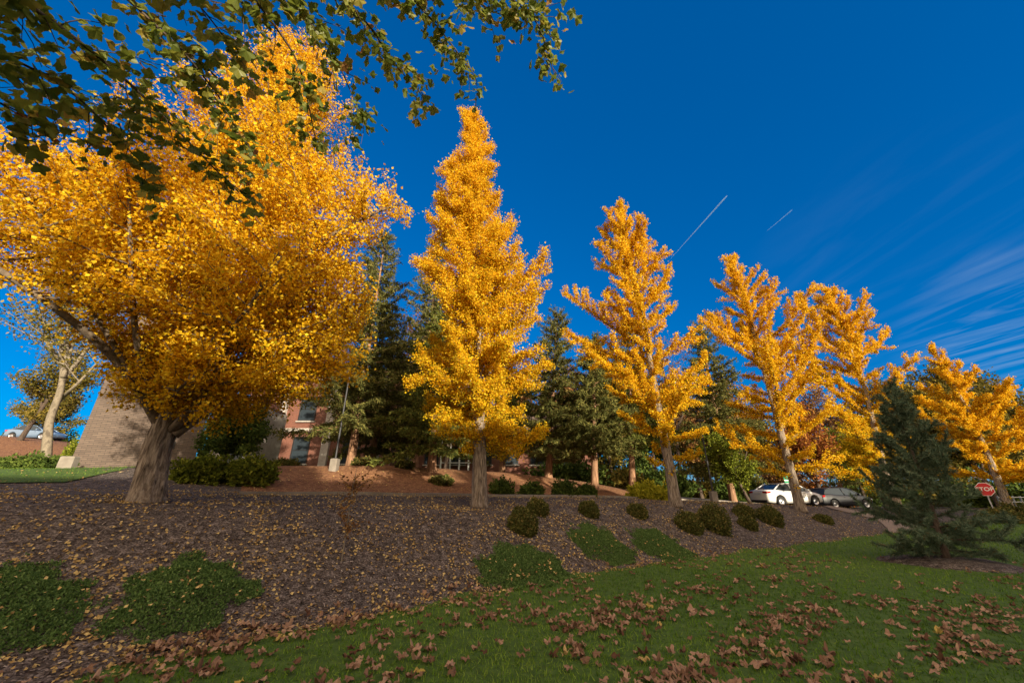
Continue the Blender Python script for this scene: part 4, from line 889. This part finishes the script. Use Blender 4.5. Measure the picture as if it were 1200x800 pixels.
# ------------------------------------------------------------------ street furniture
def lamp(label, px, Y, hpx, foot_py):
    g = at_g(px, Y); root = thing('lamp_post', label, 'lamp post', g, group='thin lamp posts on square concrete feet'); k = Y * .95 / F; H = hpx * k
    mb = MB(); s = .30; mb.box((0, 0, .22), (s, s, .55)); mb.box((0, 0, .505), (s * .9, s * .9, .02)); mb.build('foot', M['concrete'], root)
    mb = MB(); mb.tube(np.array([(0, 0, .51), (0, 0, H)]), [.045, .035], 10); mb.box((0, 0, .53), (.16, .16, .03)); mb.build('pole', M['metal'], root)
    mb = MB(); mb.box((0, 0, H + .05), (.34, .34, .10)); mb.box((0, 0, H + .12), (.22, .22, .05)); mb.build('lamp_head', M['metal'], root)
lamp('lamp post on a concrete foot in front of the brick building', 386, 17.2, 118, 580)
lamp('lamp post on a concrete foot right of the open spiky golden tree', 836, 21.5, 90, 588)
def stop_sign():
    Y = 24.5; c = at(1154, 573, Y); g = on(c.x, c.y); root = thing('stop_sign', 'red stop sign on a steel post right of the young pine', 'sign', g, R(-42)); h = c.z - g.z
    mb = MB(); mb.box((0, .02, h / 2 + .1), (.06, .03, h + .5)); mb.build('post', M['galv'], root)
    def octo(r, y0, y1): a = [math.pi / 8 + math.pi / 4 * i for i in range(8)]; return [(r * math.cos(t), h + r * math.sin(t)) for t in a], y0, y1
    mb = MB(); P_, a, b = octo(.40, -.006, 0); mb.prism(P_, a, b); pl = mb.build('sign_panel', M['sign_white'], root)
    mb = MB(); P_, a, b = octo(.375, -.010, -.0062); mb.prism(P_, a, b); mb.build('red_face', M['sign_red'], pl)
    cu = bpy.data.curves.new('lettering', 'FONT'); cu.body = 'STOP'; cu.size = .30; cu.align_x = 'CENTER'; cu.align_y = 'CENTER'; cu.extrude = .002; cu.offset = .006
    tmp = bpy.data.objects.new('tmp', cu); COL.objects.link(tmp); dg = bpy.context.evaluated_depsgraph_get(); me = bpy.data.meshes.new_from_object(tmp.evaluated_get(dg)); bpy.data.objects.remove(tmp); me.materials.clear(); me.materials.append(M['sign_white'])
    o = bpy.data.objects.new('lettering', me); COL.objects.link(o); o.parent = pl; o.location = (0, -.0135, h); o.rotation_euler = (R(90), 0, 0)
stop_sign()
def marker_sign():
    g = at_g(927, 33, .05); root = thing('road_sign', 'small green sign on a post behind the white sedan', 'sign', g, R(20))
    mb = MB(); mb.box((0, .02, 1.1), (.06, .04, 2.3)); mb.build('post', M['galv'], root)
    mb = MB(); mb.box((0, -.01, 2.0), (.75, .02, .75)); mb.build('sign_panel', M['sign_green'], root)
    mb = MB(); mb.box((0, -.024, 2.0), (.75, .006, .07)); mb.build('stripe', M['sign_white'], root)
marker_sign()
def block():
    g = at_g(64, 16.5); root = thing('stone_marker', 'upright stone block on the grass left of the stone wall', 'stone block', g, R(8))
    mb = MB(); mb.prism([(-.27, -.1), (.27, -.1), (.27, .54), (.23, .58), (-.23, .58), (-.27, .54)], -.13, .13); mb.build('block', M['concrete'], root)
block()
def fence():
    a, b = at_g(1168, 38), at_g(1250, 36); n = 9; root = thing('rail_fence', 'grey rail fence behind the drive at the right edge', 'fence', a)
    for i in range(n + 1): p = Vector(a).lerp(Vector(b), i / n) - a; mb = MB(); mb.box((p.x, p.y, .65), (.1, .1, 1.4)); mb.build('post', M['galv'], root)
    d = Vector(b) - Vector(a); rz = math.atan2(d.y, d.x)
    for z in (.45, .85, 1.25): mb = MB(); mb.tube(np.array([(0, -.07, z), (d.x, d.y - .07, z + d.z)]), .035, 6); mb.build('rail', M['galv'], root)
fence()

# contrails: long thin ice trails 3 km away
for i, (a, b, w0, w1, lab) in enumerate((((784, 305), (852, 229), 1.0, 9, 'longer white contrail above the spiky golden trees'), ((898, 271), (928, 246), 1, 4.5, 'short faint contrail to the right of the longer one'))):
    def far(p, r): u, v = ray(*p); return Vector((u, 1, v)).normalized() * r
    A, B = far(a, 3400), far(b, 3000); q = np.linspace(0, 1, 30)[:, None]; P = np.array(A) * (1 - q) + np.array(B) * q; mb = MB()
    mb.tube(P, np.interp(q[:, 0], [0, .1, .97, 1], [w0 * .3, w0 * 2, w1, w1 * .3]) * .5, 10, cap=False); tag(mb.build('contrail', M['contrail'], smooth=True), lab, 'contrail', 'contrails in the blue sky')

# ------------------------------------------------------------------ ground litter, grass
def nz2(x, y, s, k=0): return .5 + .25 * (np.sin(x * s + 1.7 * np.sin(y * s * .7 + k) + k) + np.sin(y * s * 1.1 + 1.3 * np.sin(x * s * .8 + 2 + k)))
def polar(rg, n, r0, r1, a0=-72, a1=72, pw=1.0):
    r = r0 + (r1 - r0) * rg.random(n) ** pw; a = np.radians(rg.uniform(a0, a1, n)); return r * np.sin(a), r * np.cos(a), r
def nrm_at(x, y):
    e = .05; gx = (ht(x + e, y) - ht(x - e, y)) / (2 * e); gy = (ht(x, y + e) - ht(x, y - e)) / (2 * e); v = np.stack([-gx, -gy, np.ones_like(gx)], -1); return v / np.linalg.norm(v, axis=1)[:, None]
rg = rng_of(1001)
x, y, r = polar(rg, 330000, 3.0, 42, pw=1.25); s, t = st(x, y)
ring = np.hypot(x - pine_base.x, (y - pine_base.y) / .9) > 1.42
m = (t < te(s) + .10 * np.sin(s * 1.9) + .06 * np.sin(s * 4.7)) & ring; x, y, r = x[m], y[m], r[m]; n = len(x)
mb = MB(); tm = [(0, -.09, 0), (1, 0, .18), (0, .09, 0)]
hgt = .030 + .03 * rg.random(n) + .012 * nz2(x, y, .9) + r * .0006
up = np.tile(np.array([0, 0, 1.0]), (n, 1)) + rg.normal(size=(n, 3)) * .35
mb.leaves(tm, NEEDF, np.c_[x, y, ht(x, y) + .008], hgt * (1 + r * .012), rg, up=up, shade=np.clip(.25 * rg.normal(size=n) + .15 + .6 * nz2(x, y, .55, 3), 0, 1))
tag(mb.build('lawn_grass', M['grass']), 'short green grass blades on the foreground lawn', 'grass', kind='stuff')
# upper grass strip
x = rg.uniform(-32, 16, 110000); y = rg.uniform(9, 40, 110000); s, t = st(x, y)
m = (t > np.interp(s, [-3.5, -1], [10.7, 19.1])) & (s < 29) & (t < 34); x, y = x[m], y[m]; n = len(x); mb = MB()
mb.leaves(tm, NEEDF, np.c_[x, y, ht(x, y) + .02], rg.uniform(.05, .09, n), rg, up=np.tile(ZUP, (n, 1)) + rg.normal(size=(n, 3)) * .3)
tag(mb.build('upper_grass', M['grass']), 'sunlit grass blades at the top of the bank', 'grass', kind='stuff')
# mulch chips
x, y, r = polar(rg, 110000, 3.5, 26, pw=1.2); s, t = st(x, y); m = (t > te(s)) & (t < 7) & ~in_patch(x, y); x, y, r = x[m], y[m], r[m]; n = len(x); mb = MB()
CH = [(-.5, -.12, 0), (.5, -.16, .03), (.5, .14, 0), (-.45, .16, .04)]
mb.leaves(CH, FANF, np.c_[x, y, ht(x, y) + .012], rg.uniform(.018, .055, n), rg, tilt=.28, nrm=nrm_at(x, y)); tag(mb.build('mulch_chips', M['chip']), 'loose dark mulch chips on the bank', 'mulch', kind='stuff')
# golden leaves on the mulch
x, y, r = polar(rg, 190000, 3.8, 36, pw=1.15); s, t = st(x, y); e = te(s)
trees_xy = [(-7.2, 8), (-.9, 12), (6, 15), (13.4, 19)]
dens = sum(np.exp(-((x - a) ** 2 + (y - b) ** 2) / (2 * sg ** 2)) for (a, b), sg in zip(trees_xy, (4.2, 3.4, 2.8, 3.2)))
clump = nz2(x, y, 2.3) * nz2(x, y, 6.1, 2); edge = np.exp(-((t - e) / .35) ** 2)
pch = np.zeros(len(x))
for P in PATCH:
    A = np.array(P); c = A.mean(0); d_ = np.hypot((x - c[0]) / (np.ptp(A[:, 0]) / 2 + .25), (y - c[1]) / (np.ptp(A[:, 1]) / 2 + .25)); pch += np.exp(-((d_ - .98) / .13) ** 2) * .6
pr_ = (.08 + .50 * np.clip(dens, 0, 1)) * (.25 + 2.0 * clump) + .38 * edge + pch
m = (t > e - .25) & (t < 13) & ((t < 6.9) | (t > 8.4) | (rg.random(len(x)) < .4)) & (rg.random(len(x)) < pr_ * .9); ip = in_patch(x, y); m &= (~ip | (rg.random(len(x)) < .22)); x, y, r, ip = x[m], y[m], r[m], ip[m]; n = len(x); mb = MB()
mb.leaves(FAN, FANF, np.c_[x, y, ht(x, y) + .025 + ip * .13 + .05 * (st(x, y)[1] > 6.8)], rg.uniform(.028, .062, n), rg, tilt=.4, nrm=nrm_at(x, y)); tag(mb.build('fallen_golden_leaves', M['fallen_gold']), 'small golden leaves scattered over the mulch bank', 'fallen leaves', kind='stuff')
print('gold', n)
# large brown sycamore leaves on the lawn
x, y, r = polar(rg, 60000, 3.6, 26, pw=1.3); s, t = st(x, y); e = te(s)
c1 = nz2(x, y, 1.15, 1) * nz2(x, y, 2.9, 4); near = np.clip(1.35 - r / 13, .03, 1)
right = np.clip(.35 + .5 * sm((x + 1) / 5), 0, 1)
pr_ = np.clip((c1 - .10) * 2.6, .06, 1) * near * right + .25 * np.exp(-((t - e) / .5) ** 2) * (s < 6)
m = (t < e + .3) & (rg.random(len(x)) < pr_ * .62); x, y, r = x[m], y[m], r[m]; n = len(x)
seen = np.abs(x / (y * CP)) < 1.45; order = np.argsort(r + 100 * ~seen); print('brown', n)
def curled(g, amp):
    out = [p for p in LOB[1:-1]]; m = len(out); c = np.array([.35, 0]); V = [(.35, 0, 0)]
    w1, w2, ph = g.uniform(-.25, .6) * amp, g.uniform(-.5, .5) * amp, g.uniform(0, 6.28)
    for fr in (.5, 1.0):
        for q, (a, b, _) in enumerate(out):
            r_ = fr * (1 + (.10 * g.normal() if fr == 1 else 0)); u, v = c + (np.array([a, b]) - c) * r_
            V.append((u, v, w1 * v * v + w2 * (u - .35) ** 2 + fr * .10 * amp * math.sin(ph + q * 1.3) + .05 * g.normal() * fr))
    F3 = np.array([(0, 1 + q, 1 + (q + 1) % m) for q in range(m)]); F4 = np.array([(1 + q, 1 + m + q, 1 + m + (q + 1) % m, 1 + (q + 1) % m) for q in range(m)])
    return np.array(V), F3, F4
gq = rng_of(31)
kinds = (('fallen_tan', 'large curled tan leaf lying on the lawn'), ('fallen_brown', 'large dark brown leaf lying on the lawn'), ('fallen_rust', 'large rust coloured leaf lying on the lawn'))
proto = {}
for q, (mt, lab) in enumerate(kinds):
    for v_ in range(5):
        V, F3, F4 = curled(gq, gq.uniform(.6, 1.5)); mb = MB(); mb.add(V - np.array([.4, 0, 0]), [F3, F4], .5)
        mb.tube(np.array([(-.38, 0, 0), (-.60, .03, .04), (-.78, .08, .02)]), [.012, .010, .008], 4)
        o = mb.build('fallen_leaf', M[mt], smooth=True); proto[(q, v_)] = o.data; bpy.data.objects.remove(o)
Z = ht(x, y); NR = nrm_at(x, y)
for c, idx in enumerate(order[:300]):
    q = int(rg.choice(3, p=[.5, .36, .14])); lab = kinds[q][1]
    o = bpy.data.objects.new('fallen_leaf', proto[(q, int(rg.integers(5)))]); COL.objects.link(o)
    k = rg.choice([.06, .09, .12, .15], p=[.2, .3, .35, .15]) * rg.uniform(.85, 1.15); o.scale = (k, k * rg.uniform(.6, 1.05), k * rg.uniform(.3, 1.1)); o.location = (x[idx], y[idx], Z[idx] + .022)
    o.rotation_euler = (rg.normal() * .22, rg.normal() * .22, rg.uniform(0, 6.28)); tag(o, lab, 'leaf', lab.replace('leaf', 'leaves').replace('large', 'large').replace(' lying', ' lying'))
rest = order[300:]; mb = MB(); P = np.c_[x, y, Z + .05][rest]
V, F3, F4 = curled(gq, 1.0)
for part in range(4):
    V, F3, F4 = curled(gq, 1.0 + .2 * part); pp_ = P[part::4]; mb.leaves(V, [tuple(f) for f in F3] + [tuple(f) for f in F4], pp_, rg.uniform(.07, .13, len(pp_)), rg, tilt=.22, nrm=NR[rest][part::4])
pass; tag(mb.build('fallen_brown_leaves', M['fallen_mix']), 'brown leaves littering the lawn farther away', 'fallen leaves', kind='stuff')
